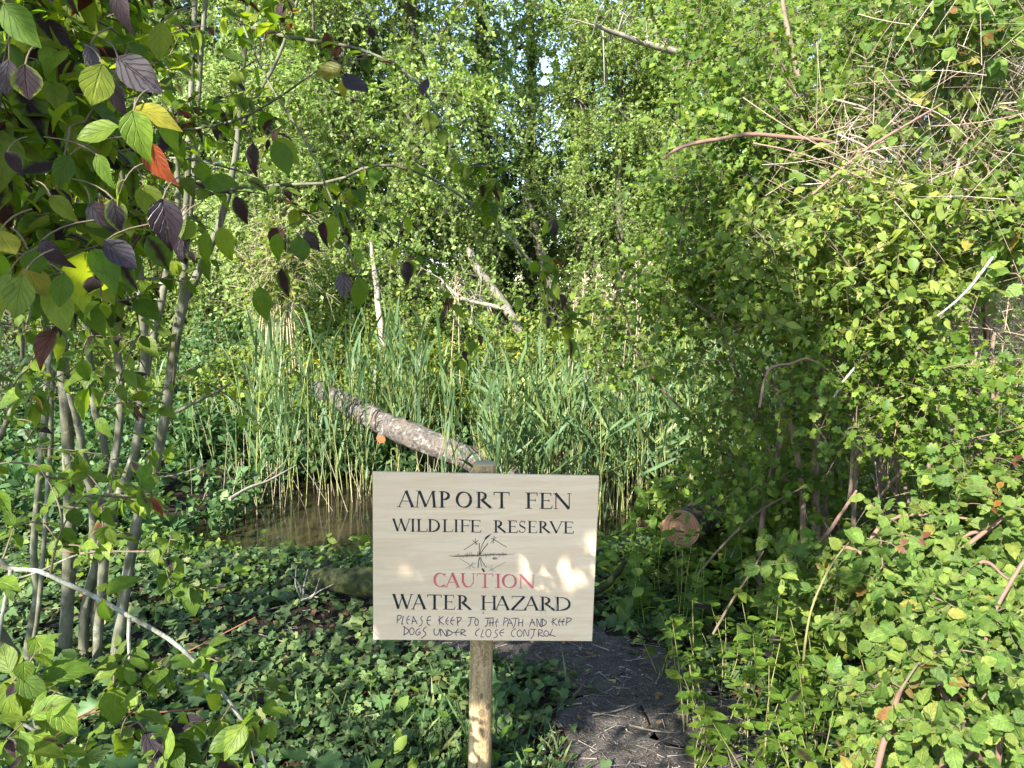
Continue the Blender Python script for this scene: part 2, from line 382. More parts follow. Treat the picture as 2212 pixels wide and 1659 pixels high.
pc = np.array([on(1465, 1700), on(1430, 1600), on(1412, 1530), on(1375, 1480), on(1290, 1430), on(1190, 1400), on(1080, 1385)])
pw = np.array([.42, .41, .37, .32, .28, .26, .22])
pc = np.vstack([[1.0, .6, 0], pc, [-.55, 3.75, 0]]); pw = np.concatenate([[.4], pw, [.10]])
pl = spline(pc, 60); wl = np.interp(np.linspace(0, 1, 60), np.linspace(0, 1, len(pw)), pw)
tn = nz(np.gradient(pl[:, :2], axis=0)); sd = np.stack([tn[:, 1], -tn[:, 0]], -1)
b = Buf(); V = []
for i in range(60):
    for k in range(9):
        s = (k / 4 - 1) * wl[i] * (1 + (.16 * math.sin(i * 1.7) + .1 * math.sin(i * .6 + k)) * (abs(k - 4) == 4))
        q = pl[i, :2] + sd[i] * s; V.append((q[0], q[1], gz(*q) + .012))
fi = [[i * 9 + k, i * 9 + k + 1, i * 9 + k + 10, i * 9 + k + 9] for i in range(59) for k in range(8)]
b.add(V, fi); tag(b.build('path', M['path']), kind='structure')
def path_dist(x, y):
    d = np.hypot(x[:, None] - pl[None, :, 0], y[:, None] - pl[None, :, 1]); j = d.argmin(1)
    return d[np.arange(len(x)), j] / wl[j]

# ------------------------------------------------------------ the sign
BO = EYE + 2.5 * np.array([-.18026, .95201, -.45200])                   # lower left corner of the board
BX = np.array([.99814, .05209, -.03167]); BZ0 = np.array([.02356, -.03494, .99911])
BW = .7168; BH = .5624
BY = nz(np.cross(BX, BZ0)); BZ0 = nz(BZ0); BF = -BY if BY[1] > 0 else BY  # BF faces the viewer
A_ = []
for (u, v), (x, y) in zip([(0, 1), (1, 1), (1, 0), (0, 0)], [(1466.7, 1859.0), (2359.6, 1875.5), (2331.9, 2525.3), (1470.0, 2519.6)]):
    A_ += [[x, y, 1, 0, 0, 0, -u * x, -u * y, -u], [0, 0, 0, x, y, 1, -v * x, -v * y, -v]]
HM = np.linalg.svd(np.array(A_))[2][-1].reshape(3, 3)
def board(x, y, lift=0.0):
    h = HM @ np.array([x, y, 1.0]); return BO + BX * (h[0] / h[2] * BW) + BZ0 * (h[1] / h[2] * BH) + BF * lift
sign = empty('wooden_sign', 'pale plywood notice board about a water hazard on a round wooden post', 'sign', loc=tuple(at(1036, 1700, 2.46)))
SL = np.array(sign.location)
class SBuf(Buf):
    def fin(s, name, mat, parent=sign):
        o = s.build(name, mat, parent); o.location = -SL if parent is sign else (0, 0, 0); return o
# plywood
n = N('plywood')
co = n.coord('Object', (1.2, 1.2, 9))
g1 = n.noise(co, 2.6, 6, .6, 1.2); g2 = n.noise(n.coord('Object', (2, 2, 40)), 3, 4, .6, .6)
col = n.mix(n.smooth(g1, .40, .60), (.72, .53, .355), (.77, .59, .41)); col = n.mix(n.math('MULTIPLY', n.smooth(g2, .45, .7), .35), col, (.60, .45, .29))
col = n.mix(n.math('MULTIPLY', n.smooth(n.noise(n.coord('Object'), 5, 4), .5, .7), .45), col, (.74, .57, .42))
M['ply'] = n.done(n.pbsdf(col, .55, n.bump(g2, .12, .002), .3))
M['plyedge'] = plain('plywood_edge', (.40, .29, .17), .8)
b = SBuf()
TH = .012; bev = .0015
P8 = []
for dz, ins in ((0.0, bev), (-bev, 0), (-TH, 0)):
    P8 += [BO + BX * u + BZ0 * v + BF * dz for u, v in ((ins, ins), (BW - ins, ins), (BW - ins, BH - ins), (ins, BH - ins))]
b.add(P8, [[0, 1, 2, 3]] + [[a + k * 4, a + k * 4 + 4, (a + 1) % 4 + k * 4 + 4, (a + 1) % 4 + k * 4] for k in (0, 1) for a in range(4)] + [[11, 10, 9, 8]], smooth=False)
brd = b.fin('board', M['ply'])
# post
pt0 = at(1046.5, 1001, 2.46); pt1 = at(1036, 1659, 2.47); ax = nz(pt0 - pt1)
low = pt1 - ax * .5
n = N('post_wood')
co = n.coord('Object', (1, 1, .10)); f1 = n.noise(co, 34, 6, .65, .8); f2 = n.noise(n.coord('Object', (1, 1, .35)), 9, 4, .6, 1.5)
zz = n.new('ShaderNodeSeparateXYZ'); n.put(zz.inputs[0], n.coord('Object'))
tooth = n.noise(n.coord('Object', (1, 1, .8)), 130, 2, .5)
col = n.mix(n.smooth(f1, .33, .66), (.20, .125, .06), (.47, .325, .17)); col = n.mix(n.math('MULTIPLY', n.smooth(f2, .48, .66), .6), col, (.27, .195, .10))
col = n.mix(n.math('MULTIPLY', n.smooth(tooth, .5, .62), .45), col, (.54, .41, .25))
M['post'] = n.done(n.pbsdf(col, .85, n.bump(n.math('ADD', f1, tooth), .5, .004), .2))
b = SBuf(); m = 60; tt = np.linspace(0, 1, m)
cen = low + (pt0 - low) * tt[:, None]; b.tube(cen, .0385 * (1 + .012 * np.sin(tt * 40)) * np.linspace(1.04, .985, m), 32, cap=False, wob=.006)
post = b.fin('post', M['post'])
b = SBuf(); e1 = nz(np.cross(ax, [0, 1, 0])); e2 = np.cross(ax, e1); k = 40; an = np.linspace(0, 2 * np.pi, k, endpoint=False)
rg = lambda r, z: pt0 + ax * z + r * (np.cos(an)[:, None] * e1 + np.sin(an)[:, None] * e2)
V = np.vstack([rg(.0382, -.006), rg(.0372, .001), rg(.034, .003), (pt0 + ax * .003)[None]])
U = np.vstack([.5 + .5 * r * np.stack([np.cos(an), np.sin(an)], -1) for r in (1, .97, .9)] + [[[.5, .5]]])
F = [[r * k + i, r * k + (i + 1) % k, (r + 1) * k + (i + 1) % k, (r + 1) * k + i] for r in (0, 1) for i in range(k)] + [[2 * k + i, 2 * k + (i + 1) % k, 3 * k, 3 * k] for i in range(k)]
b.add(V, F, U); b.fin('end_grain', M['posttop'])
M['knot'] = rings_mat('knot_wood', (.12, .085, .045), (.26, .195, .11), 30)
for (px, py, rr) in ((1040, 1504, .011), (1054, 1529, .010), (1040, 1540, .012), (1042, 1575, .006)):
    b = SBuf(); p = at(px, py, 2.43); d = p - EYE
    # put the knot on the post's near side
    rel = p - pt0; onax = pt0 + ax * (rel @ ax); off = p - onax; off[1] = -math.sqrt(max(1e-6, .0387 ** 2 - off[0] ** 2)); nn = nz(off); c0 = onax + nn * .0388
    s1 = nz(np.cross(nn, ax)); q = []
    for i in range(16):
        a = i * math.pi / 8; x_ = math.cos(a) * rr; z_ = math.sin(a) * rr * 1.35
        q.append(c0 + s1 * x_ + ax * z_ - nn * (x_ * x_ / (2 * .0385)))
    b.add(q + [c0 + nn * .0022], [[i, (i + 1) % 16, 16, 16] for i in range(16)], [(.5 + .5 * math.cos(i * math.pi / 8), .5 + .5 * math.sin(i * math.pi / 8)) for i in range(16)] + [(.5, .5)])
    b.fin('knot', M['knot'])

# lettering: brush-drawn roman capitals made of strokes with thick and thin parts
n = N('black_paint'); M['ink'] = n.done(n.pbsdf(n.mix(n.smooth(n.noise(n.coord('Object'), 25, 5, .7), .3, .75), (.010, .011, .017), (.028, .032, .042)), .5, None, .3))
n = N('red_paint'); M['red'] = n.done(n.pbsdf(n.mix(n.smooth(n.noise(n.coord('Object'), 30, 5, .7), .3, .75), (.52, .085, .11), (.60, .17, .18)), .55, None, .3))
M['pen'] = plain('marker_ink', (.045, .040, .085), .5)
M['pengrey'] = plain('faded_marker_ink', (.26, .24, .23), .5)

T_, t_ = .172, .058
def S(p0, p1, w0, w1=None): return ('s', p0, p1, w0, w0 if w1 is None else w1)
def serif(x, y, h=.13): return ('s', (x - h, y), (x + h, y), .035, .035)
def arc(cx, cy, rx, ry, a0, a1, thick=T_, thin=t_, tilt=0.0): return ('a', cx, cy, rx, ry, a0, a1, thick, thin, tilt)
Lt = .018
def vst(x, w=T_): return [S((x, 0), (x, 1), w), serif(x, Lt, w / 2 + .085), serif(x, 1 - Lt, w / 2 + .085)]
GL = {
 'A': (1.0, [S((.12, .02), (.52, .98), t_), S((.88, .02), (.50, 1.0), T_), S((.28, .36), (.74, .36), .042), serif(.12, Lt, .12), serif(.88, Lt, .14)]),
 'M': (1.25, [S((.14, .02), (.24, .98), t_), S((.28, .98), (.63, .04), T_), S((.62, .04), (1.0, .98), t_), S((1.10, .02), (1.02, .98), T_), serif(.13, Lt, .12), serif(1.11, Lt, .15), serif(.20, 1 - Lt, .13), serif(1.07, 1 - Lt, .11)]),
 'P': (.72, vst(.2) + [arc(.30, .73, .33, .245, -90, 90), S((.2, .975), (.32, .975), .042), S((.2, .485), (.32, .485), .042)]),
 'O': (1.05, [arc(.525, .5, .44, .475, 0, 360)]),
 'R': (.95, vst(.2) + [arc(.32, .74, .30, .24, -90, 90), S((.2, .975), (.34, .975), .042), S((.2, .50), (.34, .50), .042), S((.36, .50), (.84, .03), T_ * .95), serif(.88, Lt, .08)]),
 'T': (.9, [S((.45, 0), (.45, .97), T_), serif(.45, Lt, .17), S((.04, .975), (.86, .975), .05), S((.055, .80), (.05, .975), .04, .06), S((.845, .80), (.85, .975), .04, .06)]),
 'F': (.68, vst(.2) + [S((.2, .975), (.66, .975), .045), S((.65, .80), (.655, .975), .035, .06), S((.2, .53), (.56, .53), .042), S((.555, .45), (.555, .61), .045)]),
 'E': (.74, vst(.2) + [S((.2, .975), (.66, .975), .045), S((.65, .80), (.655, .975), .035, .06), S((.2, .52), (.55, .52), .042), S((.545, .44), (.545, .60), .045), S((.2, .022), (.68, .022), .05), S((.68, .022), (.73, .22), .07, .03)]),
 'N': (1.0, [S((.14, .02), (.14, .98), t_), S((.12, .98), (.86, .02), T_ * 1.05), S((.87, .02), (.87, .98), t_), serif(.14, Lt, .11), serif(.87, 1 - Lt, .11), serif(.08, 1 - Lt, .08)]),
 'W': (1.35, [S((.10, .98), (.40, .03), T_), S((.38, .03), (.68, .98), t_), S((.62, .98), (.95, .03), T_), S((.93, .03), (1.24, .98), t_), serif(.11, 1 - Lt, .11), serif(.64, 1 - Lt, .10), serif(1.25, 1 - Lt, .10)]),
 'I': (.42, vst(.21)),
 'L': (.74, vst(.2) + [S((.2, .022), (.68, .022), .05), S((.68, .022), (.735, .25), .07, .03)]),
 'D': (1.0, vst(.2) + [arc(.36, .5, .55, .478, -90, 90), S((.2, .978), (.38, .978), .042), S((.2, .022), (.38, .022), .042)]),
 'S': (.6, [arc(.30, .745, .215, .235, 30, 180, .05, .06), S((.085, .75), (.13, .60), .07, .13), S((.13, .61), (.47, .41), .14, .14), S((.47, .42), (.52, .27), .13, .07), arc(.29, .255, .235, .235, -165, 10, .05, .06), S((.49, .78), (.50, .99), .03, .05), S((.065, .02), (.07, .25), .05, .03)]),
 'V': (1.0, [S((.10, .98), (.51, .02), T_), S((.49, .02), (.88, .98), t_), serif(.10, 1 - Lt, .12), serif(.89, 1 - Lt, .11)]),
 'C': (.92, [arc(.50, .5, .42, .475, 48, 312), S((.80, .72), (.80, .99), .035, .06), S((.80, .02), (.80, .25), .045, .03)]),
 'U': (1.05, [S((.2, .30), (.2, .98), T_), S((.84, .28), (.84, .98), t_), ('a', .52, .32, .32, .295, 180, 360, T_, t_, 0.0), serif(.2, 1 - Lt, .16), serif(.85, 1 - Lt, .12)]),
 'H': (1.05, vst(.2) + vst(.85) + [S((.2, .52), (.85, .52), .042)]),
 'Z': (.9, [S((.08, .022), (.80, .978), T_), S((.10, .978), (.84, .978), .045), S((.06, .022), (.80, .022), .05), S((.11, .80), (.10, .978), .03, .05), S((.80, .022), (.86, .22), .06, .03)]),
}
_lift = [0]
def quadstrip(buf, A, Bp, lift):
    """thin raised ribbon between two rows of photo positions"""
    k = len(A); top = [board(*a, lift) for a in A] + [board(*q, lift) for q in Bp]
    bot = [board(*a, .0001) for a in A] + [board(*q, .0001) for q in Bp]
    F = [[i, i + 1, k + i + 1, k + i] for i in range(k - 1)]
    buf.add(top, F, smooth=False)
    e = [[i, i + 1, i + 1 + 2 * k, i + 2 * k] for i in range(k - 1)] + [[k + i + 2 * k, k + i + 1 + 2 * k, k + i + 1, k + i] for i in range(k - 1)]
    buf.add(np.vstack([top, bot]), e, smooth=False)
def ribbon(buf, pts, wid):
    p = np.asarray(pts, float); wd = np.broadcast_to(np.asarray(wid, float), (len(p),))
    t = nz(np.gradient(p, axis=0)); nn = np.stack([-t[:, 1], t[:, 0]], -1)
    _lift[0] = (_lift[0] + 1) % 40; lf = .0003 + .00002 * _lift[0]
    quadstrip(buf, p + nn * wd[:, None] / 2, p - nn * wd[:, None] / 2, lf)
def glyph(buf, ch, x0, x1, yt0, yb0, slant=0):
    """x0, x1 and the top and base lines in photo positions"""
    wu, parts = GL[ch]; hpx = yb0(x0) - yt0(x0); sx = (x1 - x0) / wu
    def mp(u, v):
        x = x0 + u * sx; yb, yt = yb0(x), yt0(x); return (x + rng.normal(0, .25), yb + (yt - yb) * v + rng.normal(0, .25))
    for s_ in parts:
        if s_[0] == 's':
            (_, p, q, w0, w1) = s_; a = np.array(mp(*p)); c_ = np.array(mp(*q)); vert = abs(q[1] - p[1]) > .5 * abs(q[0] - p[0])
            k = 6; tt_ = np.linspace(0, 1, k)[:, None]; pts = a + (c_ - a) * tt_
            wd = (w0 + (w1 - w0) * tt_[:, 0]) * hpx
            if vert and w0 > .1: wd = wd * (1 - .12 * np.sin(tt_[:, 0] * np.pi))
            ribbon(buf, pts, wd)
        else:
            (_, cx, cy_, rx, ry, a0, a1, th, tn_, tl) = s_
            aa = np.radians(np.linspace(a0, a1, max(10, int(abs(a1 - a0) / 9))))
            pts = [mp(cx + (rx - th * .35) * math.cos(a), cy_ + (ry - tn_ * .3) * math.sin(a)) for a in aa]
            if ch == 'U': wd = [(tn_ + (th - tn_) * max(0, min(1, (-math.cos(a) + .3) / 1.3))) * hpx for a in aa]
            else: wd = [(tn_ + (th - tn_) * abs(math.cos(a + .22)) ** 1.3) * hpx for a in aa]
            ribbon(buf, pts, wd)
Zx = lambda x: 1430 + x * .47019
Zy = lambda y: 1780 + y * .47019
def line(p0, p1): return lambda X: Zy(p0[1] + (p1[1] - p0[1]) * ((X - Zx(p0[0])) / (Zx(p1[0]) - Zx(p0[0]))))
def words(letters, top, base, mat):
    b = SBuf()
    for ch, a, e in letters: glyph(b, ch, Zx(a), Zx(e), line(*top), line(*base))
    o = b.fin('lettering', mat); return o
words([('A', 283, 432), ('M', 428, 620), ('P', 630, 738), ('O', 764, 924), ('R', 938, 1085), ('T', 1088, 1230), ('F', 1352, 1462), ('E', 1470, 1586), ('N', 1592, 1746)], ((285, 320), (1745, 345)), ((285, 461), (1745, 478)), M['ink'])
words([('W', 243, 400), ('I', 393, 440), ('L', 440, 540), ('D', 538, 652), ('L', 660, 752), ('I', 755, 803), ('F', 803, 897), ('E', 890, 990), ('R', 1088, 1202), ('E', 1205, 1295), ('S', 1300, 1366), ('E', 1372, 1458), ('R', 1463, 1572), ('V', 1560, 1678), ('E', 1672, 1766)], ((245, 556), (1765, 582)), ((245, 664), (1765, 682)), M['ink'])
words([('C', 580, 702), ('A', 680, 812), ('U', 808, 952), ('T', 946, 1094), ('I', 1098, 1164), ('O', 1152, 1298), ('N', 1300, 1442)], ((582, 1008), (1440, 1026)), ((582, 1131), (1440, 1143)), M['red'])
words([('W', 243, 420), ('A', 402, 530), ('T', 534, 662), ('E', 664, 772), ('R', 782, 912), ('H', 980, 1126), ('A', 1096, 1230), ('Z', 1232, 1364), ('A', 1340, 1474), ('R', 1472, 1618), ('D', 1598, 1752)], ((245, 1187), (1748, 1215)), ((245, 1314), (1748, 1330)), M['ink'])

# handwritten lines
HW = [  # the path request
 [(180,112),(172,200)],[(178,115),(210,118),(214,138),(178,172)],[(240,122),(224,190),(222,208),(238,206)],[(300,118),(278,148),(274,185),(292,210)],[(272,163),(310,160)],
 [(345,125),(330,212)],[(343,125),(386,208)],[(328,180),(380,177)],[(440,125),(421,148),(440,180),(430,214),(405,232)],[(530,125),(502,135),(488,175),(500,212),(522,219)],[(488,170),(528,165)],
 [(625,122),(622,215)],[(665,127),(608,166),(668,214)],[(716,133),(692,165),(692,196),(714,216)],[(690,176),(720,172)],[(768,130),(744,165),(744,196),(768,216)],[(742,172),(784,165)],[(812,138),(816,226)],[(800,140),(850,138),(845,165),(806,195)],
 [(925,140),(1000,136)],[(958,140),(948,205),(922,233)],[(1016,148),(1034,172),(1030,212),(1010,222),(996,198),(1002,160),(1016,148)],
 [(1103,145),(1200,143)],[(1138,145),(1127,215),(1105,240)],[(1160,160),(1156,230)],[(1192,152),(1188,232)],[(1142,196),(1202,193)],[(1242,150),(1218,190),(1228,238)],[(1220,190),(1252,185)],
 [(1312,140),(1300,225)],[(1310,142),(1346,150),(1336,175),(1300,196)],[(1366,150),(1340,236)],[(1364,150),(1402,228)],[(1344,200),(1396,197)],[(1385,148),(1460,147)],[(1434,148),(1422,220),(1402,252)],[(1466,150),(1462,232)],[(1508,153),(1502,236)],[(1452,196),(1510,190)],
 [(1607,150),(1578,236)],[(1604,150),(1638,228)],[(1584,196),(1634,192)],[(1658,238),(1658,150),(1694,236),(1702,150)],[(1714,152),(1714,232)],[(1712,152),(1756,182),(1746,212),(1698,240)],
 [(1827,143),(1826,222)],[(1866,148),(1806,190)],[(1818,176),(1872,226)],[(1906,150),(1884,185),(1896,226)],[(1880,186),(1918,180)],[(1948,150),(1922,185),(1936,226)],[(1920,186),(1956,178)],[(1978,140),(1966,225)],[(1968,142),(2020,150),(2010,173),(1964,196)],
 # the dog request
 [(252,230),(245,325)],[(240,234),(290,268),(286,298),(240,326)],[(330,247),(352,270),(346,310),(322,322),(304,298),(310,260),(330,247)],[(412,256),(386,268),(368,300),(386,326),(415,310),(414,290),(394,298)],[(482,240),(456,256),(450,280),(476,302),(466,330),(425,360)],
 [(566,255),(563,300),(586,328),(614,302),(622,255)],[(636,336),(634,260),(692,334),(692,266)],[(712,266),(707,325)],[(708,266),(756,296),(740,320),(692,338)],[(822,258),(792,294),(802,332)],[(764,297),(834,293)],[(850,330),(852,266),(892,274),(886,292),(848,304),(904,332)],
 [(1046,254),(1012,285),(1004,315),(1022,336)],[(1087,264),(1060,345),(1092,346)],[(1144,262),(1168,285),(1162,330),(1136,346),(1114,320),(1120,280),(1144,262)],[(1242,266),(1214,280),(1216,300),(1237,320),(1226,344),(1194,356)],[(1306,262),(1268,285),(1264,315),(1288,340)],[(1262,301),(1308,297)],
 [(1432,254),(1396,280),(1384,320),(1416,346)],[(1474,268),(1500,292),(1490,330),(1464,342),(1446,314),(1454,284),(1474,268)],[(1516,342),(1522,264),(1562,338),(1574,264)],[(1588,266),(1652,262)],[(1630,264),(1618,332),(1588,364)],[(1672,346),(1674,270),(1714,280),(1704,298),(1670,312),(1730,342)],[(1756,276),(1782,300),(1774,330),(1750,338),(1730,316),(1736,290),(1756,276)],[(1822,262),(1792,332)],[(1782,318),(1854,340)],
]
b = SBuf()
for s_ in HW:
    q = spline(np.array(s_, float), 14) if len(s_) > 3 else np.array([np.array(s_[i]) + (np.array(s_[i + 1]) - np.array(s_[i])) * t for i in range(len(s_) - 1) for t in np.linspace(0, 1, 6)[(0 if i == 0 else 1):]])
    q = q + rng.normal(0, .5, q.shape)
    ribbon(b, np.stack([1500 + q[:, 0] / 2.6976, 2380 + q[:, 1] / 2.6976], -1), 2.9)
b.fin('handwriting', M['pen'])

# bulrush emblem with its reflection and four dragonflies
E5 = lambda pts: np.stack([1700 + np.array(pts, float)[:, 0] / 5.027, 2050 + np.array(pts, float)[:, 1] / 5.027], -1)
em = SBuf(); gr = SBuf()
ribbon(em, E5(spline([(942, 440), (940, 560), (946, 690)], 8)), 2.8)
ribbon(em, E5(spline([(955, 662), (985, 520), (1055, 370)], 12)), 2.4)
ribbon(em, E5(spline([(1052, 374), (1080, 340), (1115, 310), (1155, 280)], 8)), [3, 6.4, 7, 7.4, 7.2, 6.5, 5, 2.5])
ribbon(em, E5([(1150, 285), (1180, 258)]), 2.0)
ribbon(em, E5(spline([(960, 664), (1036, 545), (1116, 445)], 10)), [2.2, 2.4, 2.6, 2.8, 2.9, 3, 3, 2.9, 2.8, 2.6])
ribbon(em, E5([(340, 694), (430, 706), (560, 700), (940, 690), (1200, 672), (1510, 668)]), [1.0, 2.0, 2.4, 2.4, 2, 1.6])
for a in (1525, 1563, 1600): ribbon(em, E5([(a, 665), (a + 26, 668)]), 1.1)
zr = np.random.default_rng(4); zz_ = []
for i, x in enumerate(np.arange(440, 1490, 10.5)):
    e = min(1, (x - 430) / 90, (1500 - x) / 60); hgt = zr.uniform(14, 48) * e + (zr.random() < .12) * 40 * e
    zz_.append((x + zr.uniform(-4, 4), 702 - (x - 440) * .034 + (-hgt if i % 2 else hgt * .8)))
ribbon(em, E5(zz_), 1.3)
ribbon(em, E5(spline([(940, 720), (925, 830), (918, 940)], 8) + rng.normal(0, 3, (8, 2))), 2.6)
ribbon(em, E5(spline([(955, 720), (1015, 830), (1090, 928)], 9) + rng.normal(0, 4, (9, 2))), 2.4)
ribbon(em, E5([(945 + 4 * i + (9 if i % 2 else -9), 730 + 15 * i) for i in range(13)]), 1.5)
ribbon(em, E5([(996, 944), (1042, 1014)]), 6.6)
ribbon(em, E5([(1245 + (18 + 3.2 * a) * math.cos(a + 2.2), 750 + (6 + 1.5 * a) * math.sin(a + 2.2)) for a in np.linspace(0, 11, 34)]), 1.4)
for pts in ([(805, 388), (915, 468)], [(860, 350), (880, 485)], [(925, 392), (868, 428), (635, 580)], [(1170, 345), (1225, 372), (1485, 525)], [(1235, 300), (1212, 460)], [(1275, 325), (1165, 437)]): ribbon(em, E5(pts), 1.7)
for pts in ([(545, 740), (772, 885), (852, 937)], [(815, 815), (735, 963)], [(868, 832), (665, 945)], [(1465, 818), (1195, 960), (1130, 993)], [(1185, 878), (1197, 1030)], [(1115, 912), (1265, 1015)]): ribbon(gr, E5(pts), 1.5)
sm = SBuf(); M['smudge'] = plain('smeared_ink', (.30, .27, .23), .6)
for k in range(9):
    x = Zx(1470 + 19 * k + rng.normal(0, 5)); y = Zy(1250 + rng.uniform(-10, 30)); ribbon(sm, [(x, y), (x + 3, y + rng.uniform(20, 50))], [.6, rng.uniform(1.2, 2.4)])
sm.fin('smudge', M['smudge'])
em.fin('emblem', M['ink']); gr.fin('emblem', M['pengrey'])
M['brass'] = plain('screw_metal', (.42, .38, .20), .35)
for (zx, zy) in ((1008, 373), (1008, 862), (1005, 1345)):
    b = SBuf(); c0 = np.array([Zx(zx), Zy(zy)]); an = np.linspace(0, 2 * np.pi, 14, endpoint=False)
    rr = 4.0; V = [board(*(c0 + rr * np.array([math.cos(a), math.sin(a)])), .0015) for a in an] + [board(*(c0 + rr * .6 * np.array([math.cos(a), math.sin(a)])), .0024) for a in an] + [board(*c0, .0012)]
    b.add(V, [[i, (i + 1) % 14, 14 + (i + 1) % 14, 14 + i] for i in range(14)] + [[14 + i, 14 + (i + 1) % 14, 28, 28] for i in range(14)]); sw = b.fin('screw', M['brass'])
    s2 = SBuf()
    for dx, dy in ((1, .2), (-.2, 1)): ribbon(s2, [c0 - 1.7 * np.array([dx, dy]), c0 + 1.7 * np.array([dx, dy])], 1.0)
    for k_ in range(len(s2.v)): s2.v[k_] = s2.v[k_] + BF * .0026
    s2.fin('slot', M['ink'], sw)

# ------------------------------------------------------------ plants
class Plant:
    """a thing made of stems, twigs and leaves; every branch grows from what is already there"""
    def __init__(s, name, label, cat, base, group=None):
        s.base = np.asarray(base, float); s.root = empty(name, label, cat, group, tuple(s.base)); s.sk = []
    def part(s, buf, name, mat, parent=None):
        if not sum(len(a) for a in buf.v): return None
        for i in range(len(buf.v)): buf.v[i] = buf.v[i] - s.base
        return buf.build(name, mat, parent or s.root)
    def stem(s, pts, r, mat, name='stem', sides=9, n=26, wob=.03, buf=None):
        p = spline(pts, n); rad = np.interp(np.linspace(0, 1, n), np.linspace(0, 1, len(np.atleast_1d(r))), np.atleast_1d(r)) if np.ndim(r) else np.full(n, r)
        p = p + rng.normal(0, .12, p.shape) * rad[:, None] * .5
        s.sk.append(p)
        bb = Buf() if buf is None else buf
        bb.tube(p, rad, sides, True, wob)
        return s.part(bb, name, mat) if buf is None else None
    def attach(s, buf, pts, r=.004, arch=.12, step=7, sides=4, taper=.45, reach=None):
        """grow a branch from the nearest point of the skeleton to each of pts"""
        pts = np.asarray(pts, float); sk = np.concatenate(s.sk)
        order = np.argsort([np.min(np.sum((sk - p) ** 2, 1)) for p in pts]); dirs = np.zeros_like(pts)
        for i in order:
            p = pts[i]; d2 = np.sum((sk - p) ** 2, 1) + .6 * np.maximum(0, sk[:, 2] - p[2]) ** 2
            j = d2.argmin(); a = sk[j]; L = np.linalg.norm(p - a)
            if L < 1e-3: dirs[i] = (0, 0, 1); continue
            mid = (a + p) / 2 + np.array([0, 0, arch * L]) + rng.normal(0, .07, 3) * L
            c_ = bez(a, mid, p, step); rr = (r if np.isscalar(r) else r[i]) * (1 + .8 * min(1, L))
            buf.tube(c_, np.linspace(rr, rr * taper, step), sides, False)
            dirs[i] = nz(c_[-1] - c_[-2]); sk = np.concatenate([sk, c_[2:]])
        s.sk = [sk]
        return dirs

def clumps(n, px0, px1, py0, py1, Y0, Y1, keep=None):
    px = rng.uniform(px0, px1, n); py = rng.uniform(py0, py1, n); Y = rng.uniform(Y0, Y1, n)
    P = np.array([at(a, b_, c_) for a, b_, c_ in zip(px, py, Y)])
    if keep is not None: P = P[[keep(a, b_) for a, b_ in zip(px, py)]]
    return P[P[:, 2] > gz(P[:, 0], P[:, 1]) + .05]
def fill(lb, tb, C, r, ntw, k, size, T, dirs=None, droop=.2, up=.75, spread=.9, face=(0, -.35, .1), tr=.0022, out=.5, var=.3):
    """twigs with leaves round every clump centre"""
    n = len(C); rr = np.broadcast_to(np.asarray(r, float), (n,))
    S_ = np.repeat(C, ntw, 0); R_ = np.repeat(rr, ntw)
    D = nz(rng.normal(size=(n * ntw, 3)) + (0 if dirs is None else np.repeat(dirs, ntw, 0) * out) + np.array([0, 0, .15]))
    S_ = S_ + ball(n * ntw) * R_[:, None] * .45
    L = R_ * rng.uniform(.6, 1.15, n * ntw)
    if tb is not None: tb.twigs(twig_pts(S_, D, L, droop), np.full(n * ntw, tr), np.full(n * ntw, tr * .4))
    scatter_leaves(lb, S_, D, L, k, size, T, droop, up, spread, face=face, var=var)
def rosettes(lb, P, D, size, T, pairs=3, gap=.02, down=.5, face=(0, -.5, .3), var=.28):
    """opposite leaf pairs, crossed, at twig ends"""
    n = len(P); D = nz(D); a = nz(np.cross(D, nz(rng.normal(size=(n, 3))))); b_ = np.cross(D, a)
    for k in range(pairs):
        for sg in (-1, 1):
            q = (a if k % 2 == 0 else b_) * sg + rng.normal(0, .22, (n, 3))
            pos = P - D * (gap * k * rng.uniform(.6, 1.5, (n, 1)))
            d = nz(q + D * .35 + np.array([0, 0, -down]) + rng.normal(0, .18, (n, 3)))
            nr = nz(np.array([0, 0, .8]) + np.asarray(face) + q * .35 + rng.normal(0, .3, (n, 3)))
            sz = size * (.55 + .22 * k) * np.exp(rng.normal(0, var, n)) if pairs > 1 else size * np.exp(rng.normal(0, var, n))
            keep = rng.random(n) < .88
            lb.leaves(pos[keep], d[keep], nr[keep], np.clip(sz, size * .3, size * 1.5)[keep], T)

